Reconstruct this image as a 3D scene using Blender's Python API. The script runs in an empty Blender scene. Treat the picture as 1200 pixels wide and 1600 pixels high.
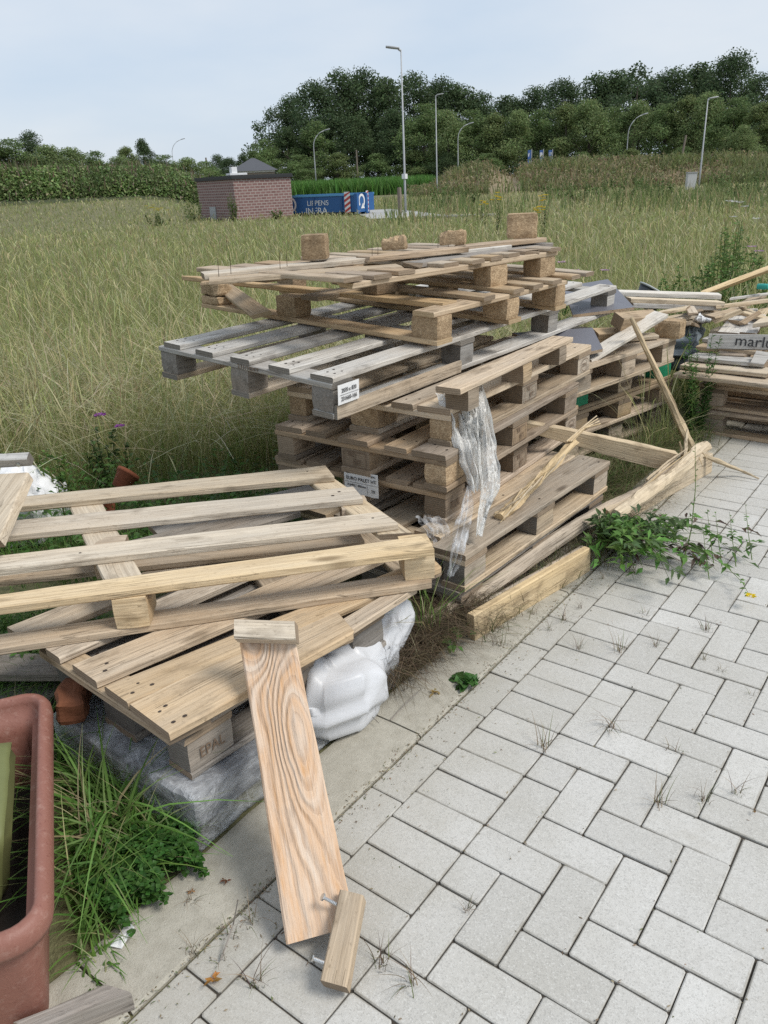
import bpy, math, random
import numpy as np
from mathutils import Vector, Matrix, noise
R = math.radians
random.seed(7); rng = np.random.default_rng(7)
sc = bpy.context.scene
COL = sc.collection
# ------------------------------------------------------------------ camera
F_PX, PITCH, ROLL, YAW = 1222.8, 0.40047, -0.04597, -0.66061
CAM = Vector((1.05294, -1.08675, 1.4763))
fwd = Vector((math.sin(YAW)*math.cos(PITCH), math.cos(YAW)*math.cos(PITCH), -math.sin(PITCH)))
r0 = Vector((math.cos(YAW), -math.sin(YAW), 0)); u0 = r0.cross(fwd)
CR = r0*math.cos(ROLL) + u0*math.sin(ROLL); CU = u0*math.cos(ROLL) - r0*math.sin(ROLL)
def ray(px, py): return fwd + CR*((px-600)/F_PX) - CU*((py-800)/F_PX)
def on(px, py, z=0.0):
    d = ray(px, py); t = (z-CAM.z)/d.z
    return CAM + d*t
def far(px, py, dist):
    d = ray(px, py); return CAM + d*(dist/math.hypot(d.x, d.y))
def bearing(px, dist, z=0.0, py=300):
    q = far(px, py, dist); return Vector((q.x, q.y, z))
camd = bpy.data.cameras.new('camera'); cam = bpy.data.objects.new('camera', camd); COL.objects.link(cam)
camd.sensor_fit = 'VERTICAL'; camd.sensor_height = 24; camd.lens = F_PX/1600*24
camd.clip_start = 0.05; camd.clip_end = 3000
mw = Matrix((CR, CU, -fwd)).transposed().to_4x4(); mw.translation = CAM
cam.matrix_world = mw; sc.camera = cam
# ------------------------------------------------------------------ node helper
class NT:
    def __init__(s, name):
        s.m = bpy.data.materials.new(name); s.m.use_nodes = True
        s.t = s.m.node_tree; s.t.nodes.clear()
        s.out = s.t.nodes.new('ShaderNodeOutputMaterial')
    def n(s, typ, ins=None, **kw):
        nd = s.t.nodes.new(typ)
        for k, v in kw.items(): setattr(nd, k, v)
        for k, v in (ins or {}).items(): s.set(nd, k, v)
        return nd
    def set(s, nd, k, v):
        sock = nd.inputs[k]
        if isinstance(v, bpy.types.NodeSocket): s.t.links.new(v, sock)
        else: sock.default_value = v
    def attr(s, name): return s.n('ShaderNodeAttribute', attribute_name=name)
    def math(s, op, a, b=0.0, c=0.0, clamp=False):
        nd = s.n('ShaderNodeMath', operation=op, use_clamp=clamp); s.set(nd, 0, a); s.set(nd, 1, b); s.set(nd, 2, c); return nd.outputs[0]
    def vmul(s, v, xyz):
        nd = s.n('ShaderNodeVectorMath', operation='MULTIPLY'); s.set(nd, 0, v); s.set(nd, 1, xyz); return nd.outputs[0]
    def vadd(s, v, w):
        nd = s.n('ShaderNodeVectorMath', operation='ADD'); s.set(nd, 0, v); s.set(nd, 1, w); return nd.outputs[0]
    def noise(s, v, scale=1., detail=4., rough=.55, dist=0.):
        return s.n('ShaderNodeTexNoise', {'Vector': v, 'Scale': scale, 'Detail': detail, 'Roughness': rough, 'Distortion': dist})
    def ramp(s, f, stops):
        nd = s.n('ShaderNodeValToRGB', {'Fac': f}); e = nd.color_ramp.elements
        while len(e) < len(stops): e.new(.5)
        for el, (p, c) in zip(e, stops):
            el.position = p; el.color = c if len(c) == 4 else (*c, 1)
        return nd.outputs[0]
    def mix(s, f, a, b, mode='MIX'):
        nd = s.n('ShaderNodeMix', data_type='RGBA', blend_type=mode)
        s.set(nd, 0, f); s.set(nd, 6, a if isinstance(a, bpy.types.NodeSocket) else (*a, 1)); s.set(nd, 7, b if isinstance(b, bpy.types.NodeSocket) else (*b, 1)); return nd.outputs[2]
    def bump(s, h, strength=.3, dist=.01):
        return s.n('ShaderNodeBump', {'Height': h, 'Strength': strength, 'Distance': dist}).outputs[0]
    def pbsdf(s, col, rough=.7, normal=None, **kw):
        b = s.n('ShaderNodeBsdfPrincipled'); s.set(b, 'Base Color', col if isinstance(col, bpy.types.NodeSocket) else (*col, 1)); s.set(b, 'Roughness', rough)
        if normal is not None: s.set(b, 'Normal', normal)
        for k, v in kw.items(): s.set(b, k.replace('_', ' '), v)
        return b.outputs[0]
    def done(s, sh): s.t.links.new(sh, s.out.inputs[0]); return s.m
def g3(v): return (v, v, v)

def wood(name, light, dark, grey=(.33,.32,.30), greyamt=.4, contrast=1., knots=True, ringscale=1.):
    s = NT(name); g = s.attr('grain').outputs['Vector']; tint = s.attr('tint').outputs['Fac']
    w = s.noise(s.vmul(g, (1.3, 5., 5.)), 1., 3.).outputs['Color']
    gd = s.vadd(g, s.vmul(w, (.0, .03, .03)))
    n1 = s.noise(s.vmul(gd, (3.2, 120., 120.)), 1., 7., .70).outputs[0]
    n1 = s.n('ShaderNodeMapRange', {'Value': n1, 'From Min': .28, 'From Max': .74}).outputs[0]
    n2 = s.noise(s.vmul(gd, (.9, 24.*ringscale, 18.)), 1., 3., .5, .35).outputs[0]
    band = s.n('ShaderNodeMath', operation='SINE'); s.set(band, 0, s.math('MULTIPLY', n2, 46.)); band = s.math('MULTIPLY_ADD', band.outputs[0], .5, .5)
    band = s.math('POWER', band, 2.2)
    blot = s.noise(s.vmul(g, (2.2, 9., 9.)), 1., 5., .6).outputs[0]
    f = s.math('MULTIPLY_ADD', n1, .44*contrast, s.math('MULTIPLY', band, .24*contrast))
    f = s.math('MULTIPLY_ADD', blot, .80, f); f = s.math('SUBTRACT', f, .36, clamp=True)
    col = s.mix(f, light, dark)
    gm = s.noise(s.vmul(g, (1.7, 6., 6.)), 1., 5., .65).outputs[0]
    gm = s.n('ShaderNodeMapRange', {'Value': gm, 'From Min': .36, 'From Max': .66, 'To Min': greyamt*.25, 'To Max': min(1, greyamt*1.6)}).outputs[0]
    gcol = s.mix(n1, tuple(min(1, c*1.35) for c in grey), tuple(c*.55 for c in grey))
    col = s.mix(gm, col, gcol)
    if knots:
        v = s.n('ShaderNodeTexVoronoi', {'Vector': s.vmul(gd, (2.6, 8., 4.)), 'Scale': 1.}, feature='F1')
        k = s.n('ShaderNodeMapRange', {'Value': v.outputs['Distance'], 'From Min': .06, 'From Max': .16, 'To Min': .75, 'To Max': 0.}).outputs[0]
        sel = s.n('ShaderNodeSeparateColor', {'Color': v.outputs['Color']}).outputs[0]
        k = s.math('MULTIPLY', k, s.math('LESS_THAN', sel, .4))
        col = s.mix(k, col, tuple(c*.45 for c in dark))
    br = s.n('ShaderNodeMapRange', {'Value': tint, 'To Min': .66, 'To Max': 1.26}).outputs[0]
    hsv = s.n('ShaderNodeHueSaturation', {'Color': col, 'Value': br, 'Saturation': s.n('ShaderNodeMapRange', {'Value': s.math('FRACT', s.math('MULTIPLY', tint, 7.3)), 'To Min': .8, 'To Max': 1.15}).outputs[0]}).outputs[0]
    nst = s.noise(s.vmul(g, (7., 16., 16.)), 1., 4.).outputs[0]
    st = s.n('ShaderNodeMapRange', {'Value': nst, 'From Min': .56, 'From Max': .74, 'To Min': 0., 'To Max': .6}).outputs[0]
    hsv = s.mix(st, hsv, tuple(c*.4 for c in dark))
    ck = s.noise(s.vmul(gd, (1.0, 34., 34.)), 1., 3., .5).outputs[0]; cm_ = s.noise(s.vmul(g, (1.9, 7., 7.)), 1., 2.).outputs[0]
    cr = s.n('ShaderNodeMapRange', {'Value': s.math('ABSOLUTE', s.math('SUBTRACT', ck, .52)), 'From Min': .003, 'From Max': .013, 'To Min': .55, 'To Max': 0.}).outputs[0]
    cr = s.math('MULTIPLY', cr, s.math('GREATER_THAN', cm_, .52)); hsv = s.mix(cr, hsv, tuple(c*.25 for c in dark))
    sp2 = s.noise(s.vmul(g, (60., 90., 90.)), 1., 3., .7).outputs[0]; hsv = s.mix(s.n('ShaderNodeMapRange', {'Value': sp2, 'From Min': .60, 'From Max': .72, 'To Min': 0., 'To Max': .45}).outputs[0], hsv, tuple(c*.5 for c in dark))
    h = s.math('SUBTRACT', s.math('MULTIPLY_ADD', n1, 1., s.math('MULTIPLY', band, .4)), cr)
    return s.done(s.pbsdf(hsv, .82, s.bump(h, .55, .0025), Specular_IOR_Level=.25))
def endwood(name, light, dark):
    s = NT(name); g = s.attr('grain').outputs['Vector']; tint = s.attr('tint').outputs['Fac']
    sp = s.n('ShaderNodeSeparateXYZ', {'Vector': g})
    v = s.n('ShaderNodeCombineXYZ', {'X': s.math('FRACT', sp.outputs[1]), 'Y': sp.outputs[2]}).outputs[0]
    wv = s.n('ShaderNodeTexWave', {'Vector': v, 'Scale': 38., 'Distortion': 2.5, 'Detail': 2.}, wave_type='RINGS').outputs[0]
    n = s.noise(s.vmul(g, (60., 60., 60.)), 1., 5.).outputs[0]
    f = s.math('MULTIPLY_ADD', wv, .4, s.math('MULTIPLY', n, .6), clamp=True)
    br = s.n('ShaderNodeMapRange', {'Value': tint, 'To Min': .7, 'To Max': 1.15}).outputs[0]
    col = s.n('ShaderNodeHueSaturation', {'Color': s.mix(f, light, dark), 'Value': br}).outputs[0]
    return s.done(s.pbsdf(col, .9, s.bump(n, .6, .003), Specular_IOR_Level=.2))
def chipblock(name, a, b):
    s = NT(name); g = s.attr('grain').outputs['Vector']; tint = s.attr('tint').outputs['Fac']
    v = s.n('ShaderNodeTexVoronoi', {'Vector': s.vadd(s.vmul(g, (1.,1.,1.6)), s.vmul(s.noise(g, 40., 2.).outputs['Color'], (.01,.01,.01))), 'Scale': 150., 'Randomness': 1.})
    sel = s.n('ShaderNodeSeparateColor', {'Color': v.outputs['Color']}).outputs[0]
    n = s.noise(g, 55., 5., .7).outputs[0]
    f = s.math('MULTIPLY_ADD', sel, .65, s.math('MULTIPLY', n, .5)); f = s.math('SUBTRACT', f, .12, clamp=True)
    br = s.n('ShaderNodeMapRange', {'Value': tint, 'To Min': .75, 'To Max': 1.15}).outputs[0]
    col = s.n('ShaderNodeHueSaturation', {'Color': s.mix(f, a, b), 'Value': br}).outputs[0]
    blot = s.noise(g, 14., 4.).outputs[0]
    col = s.mix(s.n('ShaderNodeMapRange', {'Value': blot, 'From Min': .52, 'From Max': .72, 'To Min': 0, 'To Max': .5}).outputs[0], col, tuple(c*.5 for c in b))
    return s.done(s.pbsdf(col, .92, s.bump(s.math('ADD', sel, n), .8, .004), Specular_IOR_Level=.15))
def plain(name, col, rough=.6, var=.25, scale=20., bump=.15, metal=0., **kw):
    s = NT(name); tc = s.n('ShaderNodeTexCoord').outputs['Object']
    n = s.noise(tc, scale, 6., .65).outputs[0]; n2 = s.noise(tc, scale*.17, 4.).outputs[0]
    f = s.math('MULTIPLY_ADD', n, .6, s.math('MULTIPLY', n2, .5))
    c = s.mix(f, tuple(x*(1+var) for x in col), tuple(x*(1-var) for x in col))
    return s.done(s.pbsdf(c, rough, s.bump(n, bump, .004), Metallic=metal, **kw))

M = {}
M['grey'] = wood('weathered_grey_wood', (.54,.50,.44), (.25,.215,.18), (.475,.46,.43), .7)
M['greydark'] = wood('dark_grey_wood', (.31,.26,.21), (.14,.115,.09), (.27,.25,.225), .6)
M['brown'] = wood('brown_wood', (.49,.355,.225), (.22,.145,.085), (.40,.335,.265), .42)
M['tan'] = wood('tan_wood', (.56,.41,.25), (.25,.165,.09), (.42,.355,.275), .4)
M['pale'] = wood('pale_wood', (.66,.54,.385), (.34,.245,.15), (.50,.45,.37), .4)
M['yellow'] = wood('yellowish_wood', (.55,.395,.225), (.25,.155,.075), (.39,.32,.235), .28)
M['fresh'] = wood('fresh_wood', (.68,.53,.335), (.38,.265,.15), (.56,.49,.38), .35)
M['straw'] = wood('straw_wood', (.63,.49,.30), (.33,.225,.125), (.47,.41,.31), .3)
M['mid'] = wood('dull_wood', (.58,.45,.305), (.27,.195,.125), (.46,.40,.32), .45)
M['white'] = wood('bleached_wood', (.66,.60,.51), (.43,.37,.30), (.56,.54,.50), .55)
M['endtan'] = endwood('tan_end_grain', (.36,.28,.20), (.17,.125,.085))
M['endgrey'] = endwood('grey_end_grain', (.27,.245,.215), (.11,.10,.085))
M['endfresh'] = endwood('fresh_end_grain', (.56,.43,.27), (.30,.21,.12))
M['chip'] = chipblock('chipboard_block', (.56,.42,.265), (.25,.165,.095))
M['chipdark'] = chipblock('dark_chipboard_block', (.40,.30,.20), (.17,.12,.075))
M['nail'] = plain('rusty_nail', (.045,.03,.022), .7)
M['screw'] = plain('zinc_screw', (.62,.63,.63), .3, .1, metal=.9)
M['rustscrew'] = plain('rusty_wire', (.10,.055,.03), .7)
M['ink'] = plain('stamp_ink', (.175,.12,.08), .9)
M['inkblack'] = plain('black_ink', (.02,.02,.022), .7)
M['paper'] = plain('white_label_paper', (.78,.78,.77), .55, .06, 8)
M['green'] = plain('green_paint', (.015,.24,.115), .5, .35, 30)
# ------------------------------------------------------------------ mesh building
class MB:
    def __init__(s): s.v=[]; s.f=[]; s.mi=[]; s.g=[]; s.t=[]
    def add(s, verts, faces, grain=None, tint=.5, mi=0):
        o = len(s.v); s.v += [tuple(v) for v in verts]
        s.g += [tuple(x) for x in (grain if grain is not None else verts)]
        s.t += [tint]*len(verts)
        for k, f in enumerate(faces):
            s.f.append(tuple(i+o for i in f)); s.mi.append(mi[k] if isinstance(mi, (list, tuple)) else mi)
    def build(s, name, mats, parent=None, mat4=None, smooth=False):
        me = bpy.data.meshes.new(name); me.from_pydata(s.v, [], s.f)
        for m in (mats if isinstance(mats, (list, tuple)) else [mats]): me.materials.append(m)
        me.polygons.foreach_set('material_index', s.mi)
        if smooth: me.polygons.foreach_set('use_smooth', [True]*len(s.f))
        a = me.attributes.new('grain', 'FLOAT_VECTOR', 'POINT'); a.data.foreach_set('vector', np.array(s.g, dtype=np.float32).ravel())
        a = me.attributes.new('tint', 'FLOAT', 'POINT'); a.data.foreach_set('value', np.array(s.t, dtype=np.float32))
        o = bpy.data.objects.new(name, me); COL.objects.link(o)
        if parent is not None: o.parent = parent
        if mat4 is not None: o.matrix_local = mat4
        return o
LABELS = set()
def tag(o, label, cat, group=None):
    o['label'] = label; o['category'] = cat
    if group: o['group'] = group
    return o
def thing(name, label, cat, loc=(0,0,0), group=None, mat4=None):
    o = bpy.data.objects.new(name, None); COL.objects.link(o); o.empty_display_size = .1
    if mat4 is not None: o.matrix_world = mat4
    else: o.location = loc
    return tag(o, label, cat, group)
def rehome(o, base):
    """shift a mesh's origin to base (world) keeping geometry"""
    b = Vector(base); o.data.transform(Matrix.Translation(-b)); o.location = b; return o
def frame(O, xd, yd):
    x = Vector(xd).normalized(); z = x.cross(Vector(yd)).normalized(); y = z.cross(x)
    m = Matrix((x, y, z)).transposed().to_4x4(); m.translation = Vector(O); return m
def yawframe(O, deg, tilt=(0,0)):
    """x axis = along +Y world turned by deg clockwise seen from above (compass), y axis = to its left"""
    a = R(deg); x = Vector((math.sin(a), math.cos(a), tilt[0])); y = Vector((-math.cos(a), math.sin(a), tilt[1]))
    return frame(O, x, y)
def section(w, t, c): return [(c,0),(w-c,0),(w,c),(w,t-c),(w-c,t),(c,t),(0,t-c),(0,c)]
def board(mb, L, w, t, at=(0,0,0), axis='x', wear=.0018, bow=0., twist=0., seg=None, tint=None, wy=None, ragged=(0,0), nails=(), mi=(0,1)):
    """a plank L long; axis x: length on x, width on y. axis y: length on y, width on x."""
    seed = random.random()*100
    tint = random.random() if tint is None else tint
    n = seg or max(2, int(L/.09)); c = min(.0035, t*.2)
    sec = section(w, t, c); vs=[]; gr=[]
    off = Vector((random.random()*60, random.random()*60, random.random()*60))
    for i in range(n+1):
        u = i/n; x = u*L
        for k, (y, z) in enumerate(sec):
            nv = noise.noise_vector((x*9+seed, k*1.7, seed))
            nv2 = noise.noise_vector((x*2+seed, 5.1+(k in (2,3,4)), seed*.5))
            yy = y + nv.y*wear + nv2.y*wear*1.5; zz = z + nv.z*wear*.8
            xx = x
            if i == 0: xx = ragged[0]*(noise.noise((y*45, z*30, seed))+.3) + abs(nv.x)*wear
            if i == n: xx = L - ragged[1]*(noise.noise((y*45, z*30, seed+3))+.3) - abs(nv.x)*wear
            zz += bow*math.sin(math.pi*u) + twist*(u-.5)*(y-w/2)
            vs.append((xx, yy, zz)); gr.append((xx+off.x, yy+off.y, zz+off.z))
    fs=[]; ms=[]
    for i in range(n):
        for k in range(8):
            a = i*8+k; b = i*8+(k+1)%8; fs.append((a, b, b+8, a+8)); ms.append(mi[0])
    fs.append(tuple(range(7,-1,-1))); ms.append(mi[1]); fs.append(tuple(n*8+k for k in range(8))); ms.append(mi[1])
    ox, oy, oz = at
    if axis == 'x': P = [(x+ox, y+oy, z+oz) for x,y,z in vs]
    else: P = [(w-y+ox, x+oy, z+oz) for x,y,z in vs]
    mb.add(P, fs, gr, tint, ms)
    for (nx, ny) in nails:
        r = random.uniform(.0035, .0055); zz = t + .0012
        pts = [(nx+r*math.cos(q*math.pi/3)*1.2, ny+r*math.sin(q*math.pi/3), zz + bow*math.sin(math.pi*nx/L)) for q in range(6)]
        if axis == 'x': P = [(x+ox, y+oy, z+oz) for x,y,z in pts]
        else: P = [(w-y+ox, x+oy, z+oz) for x,y,z in pts]
        mb.add(P, [tuple(range(6))], None, .5, 2)
def obox(mb, w, d, h, at, wear=.003, c=.006, tint=None, n=3, rough=0.):
    """block with subdivided, worn faces: x size w, y size d, z size h"""
    tint = random.random() if tint is None else tint; seed = random.random()*50
    off = Vector((random.random()*60, random.random()*60, random.random()*60))
    pts = {}; vs=[]; fs=[]; ms=[]
    def idx(i,j,k):
        key=(i,j,k)
        if key not in pts:
            x,y,z = w*i/n, d*j/n, h*k/n
            cnt = (i in (0,n))+(j in (0,n))+(k in (0,n))
            sh = c*(.45 if cnt == 3 else .25 if cnt == 2 else 0)
            x += sh*(1 if i==0 else -1 if i==n else 0); y += sh*(1 if j==0 else -1 if j==n else 0); z += sh*.4*(1 if k==0 else -1 if k==n else 0)
            nv = noise.noise_vector((x*22+seed, y*22, z*22+seed))*(wear+rough)
            if k in (0,n) and not rough: nv.z = 0
            pts[key]=len(vs); vs.append((x+nv.x+at[0], y+nv.y+at[1], z+nv.z+at[2]))
        return pts[key]
    for a in range(n):
        for b in range(n):
            fs.append((idx(a,b,0),idx(a,b+1,0),idx(a+1,b+1,0),idx(a+1,b,0))); fs.append((idx(a,b,n),idx(a+1,b,n),idx(a+1,b+1,n),idx(a,b+1,n)))
            fs.append((idx(a,0,b),idx(a+1,0,b),idx(a+1,0,b+1),idx(a,0,b+1))); fs.append((idx(a,n,b),idx(a,n,b+1),idx(a+1,n,b+1),idx(a+1,n,b)))
            fs.append((idx(0,a,b),idx(0,a,b+1),idx(0,a+1,b+1),idx(0,a+1,b))); fs.append((idx(n,a,b),idx(n,a+1,b),idx(n,a+1,b+1),idx(n,a,b+1)))
            ms += [0,0,0,0,1,1]
    mb.add(vs, fs, [tuple(Vector(v)+off) for v in vs], tint, ms)
def qboard(mb, A, B, C, D, t, seg=None, wear=.002, tint=None, ragged=(0,0), nails=(), mi=(0,1), bow=0.):
    """board whose top face is A-B (one long edge) and D-C (the other), thickness t downwards"""
    A, B, C, D = map(Vector, (A, B, C, D)); L = (B-A).length; w = (D-A).length
    nrm = (B-A).cross(D-A).normalized()
    if nrm.z < 0: A, B, C, D = D, C, B, A; nrm = -nrm
    x = (B-A).normalized()
    tmp = MB(); board(tmp, L, w, t, wear=wear, seg=seg, tint=tint, ragged=ragged, nails=nails, mi=mi, bow=bow)
    P=[]
    for (px,py,pz) in tmp.v:
        u = px/L; v = py/w
        q = (A*(1-u)+B*u)*(1-v) + (D*(1-u)+C*u)*v
        P.append(q + nrm*(pz-t))
    mb.add(P, tmp.f, tmp.g, tmp.t[0], tmp.mi)
WOODM = lambda k, e='endtan': [M[k], M[e], M['nail']]
def part_board(parent, name, mats, *a, **k):
    mb = MB(); board(mb, *a, **k); return mb.build(name, mats, parent)
def text_mesh(name, s, size, mat4, mat, parent=None, depth=.0004, squash=1., align='CENTER'):
    cu = bpy.data.curves.new(name, 'FONT'); cu.body = s; cu.size = size; cu.align_x = align; cu.align_y = 'CENTER'; cu.extrude = depth; cu.resolution_u = 3
    ob = bpy.data.objects.new(name, cu); COL.objects.link(ob)
    dg = bpy.context.evaluated_depsgraph_get(); dg.update()
    me = bpy.data.meshes.new_from_object(ob.evaluated_get(dg)); COL.objects.unlink(ob); bpy.data.objects.remove(ob)
    me.transform(Matrix.Diagonal((squash,1,1,1))); me.materials.clear(); me.materials.append(mat); me.name = name
    o = bpy.data.objects.new(name, me); COL.objects.link(o)
    if parent is not None: o.parent = parent
    o.matrix_local = mat4; return o
def ring_mesh(name, rx, ry, th, mat4, mat, parent):
    mb = MB(); n=24; v=[]; f=[]
    for i in range(n):
        a=i*2*math.pi/n; v += [(rx*math.cos(a), ry*math.sin(a), .0006), ((rx-th)*math.cos(a), (ry-th)*math.sin(a), .0006)]
    for i in range(n):
        j=(i+1)%n; f.append((2*i, 2*j, 2*j+1, 2*i+1))
    mb.add(v, f); return mb.build(name, mat, parent, mat4)
def sidemat(x, y, z, face='right'):
    """local placement on a pallet: right face looks along -y, front face along -x; text x runs to the viewer's right"""
    if face == 'right': m = Matrix(((1,0,0),(0,0,-1),(0,1,0))).to_4x4()
    else: m = Matrix(((0,0,-1),(-1,0,0),(0,1,0))).to_4x4()
    m.translation = (x, y, z); return m
# ------------------------------------------------------------------ pallets
def pallet(label, fr, L, Wd, mat='brown', blockmat='endtan', decks=None, bottom=True, hs=(.022,.078,.022,.022), blockx=.145, nbx=3, wear=.002, stamps=(), skip=(), chip=(), cat='pallet', name='wooden_pallet', deckmat=None, bottommat=None, shift=None, group=None, painted=None, bby=(.1,.145,.1)):
    """frame: x along the side facing the paving, y to the left, z up; O = near corner at the bottom"""
    t = thing(name, label, cat, mat4=fr, group=group)
    hb, hk, hst, hd = hs; z0 = hb if bottom else 0.
    ys = [0, (Wd-bby[1])/2, Wd-bby[2]]; xs = [i*(L-blockx)/(nbx-1) for i in range(nbx)]
    WM = WOODM(mat); DM = WOODM(deckmat or mat, 'endgrey' if (deckmat or mat).startswith('grey') else 'endtan')
    if bottom:
        for y, w in zip(ys, bby):
            part_board(t, 'bottom_board', WOODM(bottommat or mat), L, w, hb, at=(random.uniform(-.004,.004), y, 0), wear=wear, bow=random.uniform(-.002,.001))
    for i, x in enumerate(xs):
        for j, (y, w) in enumerate(zip(ys, bby)):
            if (i,j) in skip: continue
            mb = MB(); ins = .003
            if (i,j) in chip: obox(mb, blockx-ins*2, w-ins*2, hk-.001, (x+ins, y+ins, z0+.0005), wear=.004, c=.01, n=5); mm=[M['chip']]*2
            else: obox(mb, blockx-ins*2, w-ins*2, hk-.001, (x+ins, y+ins, z0+.0005)); mm=[M[mat], M[blockmat]]
            bo = mb.build('block', mm, t)
            if painted and (i,j) in painted: bo.data.materials[0] = M[painted[(i,j)]]; bo.data.materials[1] = M[painted[(i,j)]]; bo['label'] = 'block painted green'
            for (si, sj, face, txt) in stamps:
                if (si, sj) == (i, j):
                    if face == 'right': c = sidemat(x+blockx/2, y-.0012, z0+hk/2)
                    else: c = sidemat(x-.0012, y+w/2, z0+hk/2, 'front')
                    if txt == 'oval':
                        r = ring_mesh('stamp', .045, .032, .004, c, M['ink'], bo); text_mesh('stamp_text', 'EPAL', .026, c, M['ink'], bo)
                    elif txt == 'box':
                        for q, (s_, dz, sz) in enumerate((('BE', .018, .026), ('HT', -.012, .03))): text_mesh('stamp_text', s_, sz, c @ Matrix.Translation((-.02+.03*q, dz, 0)), M['ink'], bo)
                        mbb=MB(); 
                        for (x0,y0,x1,y1) in ((-.055,.03,.055,.033),(-.055,-.033,.055,-.03),(-.055,-.03,-.052,.03),(.052,-.03,.055,.03),(-.002,-.03,.001,.03)):
                            mbb.add([(x0,y0,.0006),(x1,y0,.0006),(x1,y1,.0006),(x0,y1,.0006)], [(0,1,2,3)])
                        mbb.build('stamp', M['ink'], bo, c)
                    else: text_mesh('stamp_text', txt, .042, c, M['ink'], bo, squash=.85)
    zs = z0+hk
    for i, x in enumerate(xs):
        so = part_board(t, 'stringer_board', WM, Wd, blockx-.002, hst, at=(x+.001, 0, zs), axis='y', wear=wear)
    zd = zs+hst
    decks = decks or [(0,.145),(Wd*.25-.04,.1),((Wd-.145)/2,.145),(Wd*.75-.06,.1),(Wd-.145,.145)]
    for k, d in enumerate(decks):
        y, w = d[0], d[1]; x0, x1 = (d[2], d[3]) if len(d) > 2 else (random.uniform(-.008,.006), L+random.uniform(-.006,.008))
        nl = [(xx+blockx/2-x0+random.uniform(-.03,.03), w*q+random.uniform(-.01,.01)) for xx in xs for q in (.25,.72) if x0+.02 < xx+blockx/2 < x1-.02]
        part_board(t, 'deck_board', DM, x1-x0, w, hd, at=(x0, y, zd), wear=wear, bow=random.uniform(-.003,.001), twist=random.uniform(-.02,.02), nails=nl)
    t['top'] = zd+hd
    return t
def xyz(v, z): return Vector((v.x, v.y, z))
# ------------------------------------------------------------------ the central stack
def pal(label, near, z0, ang, L, Wd, **k): return pallet(label, yawframe((near.x, near.y, z0), ang), L, Wd, **k)
B0n = on(720, 926, .13)
pal('dark weathered pallet on the ground, lowest of the central stack', B0n, -.015, 2.2, 1.17, .8, mat='greydark', blockmat='endgrey', wear=.004)
B1n = on(726.7, 868.7, .275)
pal('weathered pallet second from the ground in the central stack, sticking out furthest towards the paving', B1n, .131, 2.2, 1.17, .8, mat='mid', deckmat='mid', blockmat='endgrey',
    decks=[(0,.15,0,1.17),(.157,.12,.075,1.15),(.34,.145,.06,1.16),(.53,.1,.02,1.17),(.655,.145)], wear=.003)
bn = on(708, 756, .42) + Vector((.005, -.06, 0))
b = pal('brown pallet with a white printed paper label, third from the ground in the central stack', bn, .276, -2.2, 1.28, .84, mat='brown',
    stamps=((0,0,'right','EUR'),(1,0,'right','box'),(2,0,'right','oval')))
cn = on(697, 712, .565)
c = pal('brown pallet with a stamped middle block, fourth from the ground in the central stack', cn, .421, -1.5, 1.2, .83, mat='brown', chip={(0,0),(1,1)},
    stamps=((1,0,'right','box'),(0,1,'front','box')))
dn = on(704, 643, .70)
d = pal('brown pallet carrying the long grey pallet, fifth from the ground in the central stack', dn, .562, -.9, 1.3, .8, mat='mid', deckmat='mid', chip={(0,0),(0,1),(0,2)},
    stamps=((1,0,'right','box'),(2,0,'right','oval')))
# paper label on pallet b
def paper_label(parent, m4, w, h, rows, name='label', tear=True):
    mb = MB(); n=6
    vs=[]; fs=[]
    for i in range(n+1):
        for j in range(3):
            x=-w/2+w*i/n; y=-h/2+h*j/2; vs.append((x, y+(.004*noise.noise((i*.9,j,3)) if tear else 0), .0015+.0025*abs(noise.noise((i*.6,j*.5,8)))))
    for i in range(n):
        for j in range(2): a=i*3+j; fs.append((a, a+3, a+4, a+1))
    mb.add(vs, fs); lb = mb.build(name, M['paper'], parent, m4)
    for (s_, x, y, sz, sq) in rows: text_mesh('label_text', s_, sz, Matrix.Translation((x, y, .0045)), M['inkblack'], lb, squash=sq)
    return lb
lab = paper_label(b, sidemat(-.026, .368, .108, 'front'), .165, .098, [('EURO PALET HT', .002, .016, .021, .95), ('FUMIG / 40Dmm', -.02, -.012, .013, 1.), ('20', .058, -.024, .019, 1.), ('IPPC', .062, .036, .012, 1.), ('No.', -.06, .038, .009, 1.)])
mb = MB(); mb.add([(.03,-.04,.0042),(.0312,-.04,.0042),(.0312,.0,.0042),(.03,.0,.0042)], [(0,1,2,3)]); mb.add([(-.08,-.0,.0042),(.08,-.0,.0042),(.08,.001,.0042),(-.08,.001,.0042)], [(0,1,2,3)]); mb.build('label_rule', M['inkblack'], lab)

# loose runner with three small blocks on the paving side of pallet d
ta, tb = on(719.5, 608, .80), on(896, 526.7, .80); Lt = (tb-ta).length
tfr = frame((ta.x, ta.y, .703), tb-ta, Vector((-1,0,0)))
t1 = thing('pallet_runner', 'narrow pale board on three small blocks, lying on the stack beside the long grey pallet', 'runner', mat4=tfr)
part_board(t1, 'runner_board', WOODM('tan'), Lt, .1, .022, at=(0,0,.075))
for x in (.06, Lt*.5, Lt-.15):
    mb = MB(); obox(mb, .085, .098, .075, (x, .001, 0)); mb.build('block', [M['tan'], M['endtan']], t1)

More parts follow.
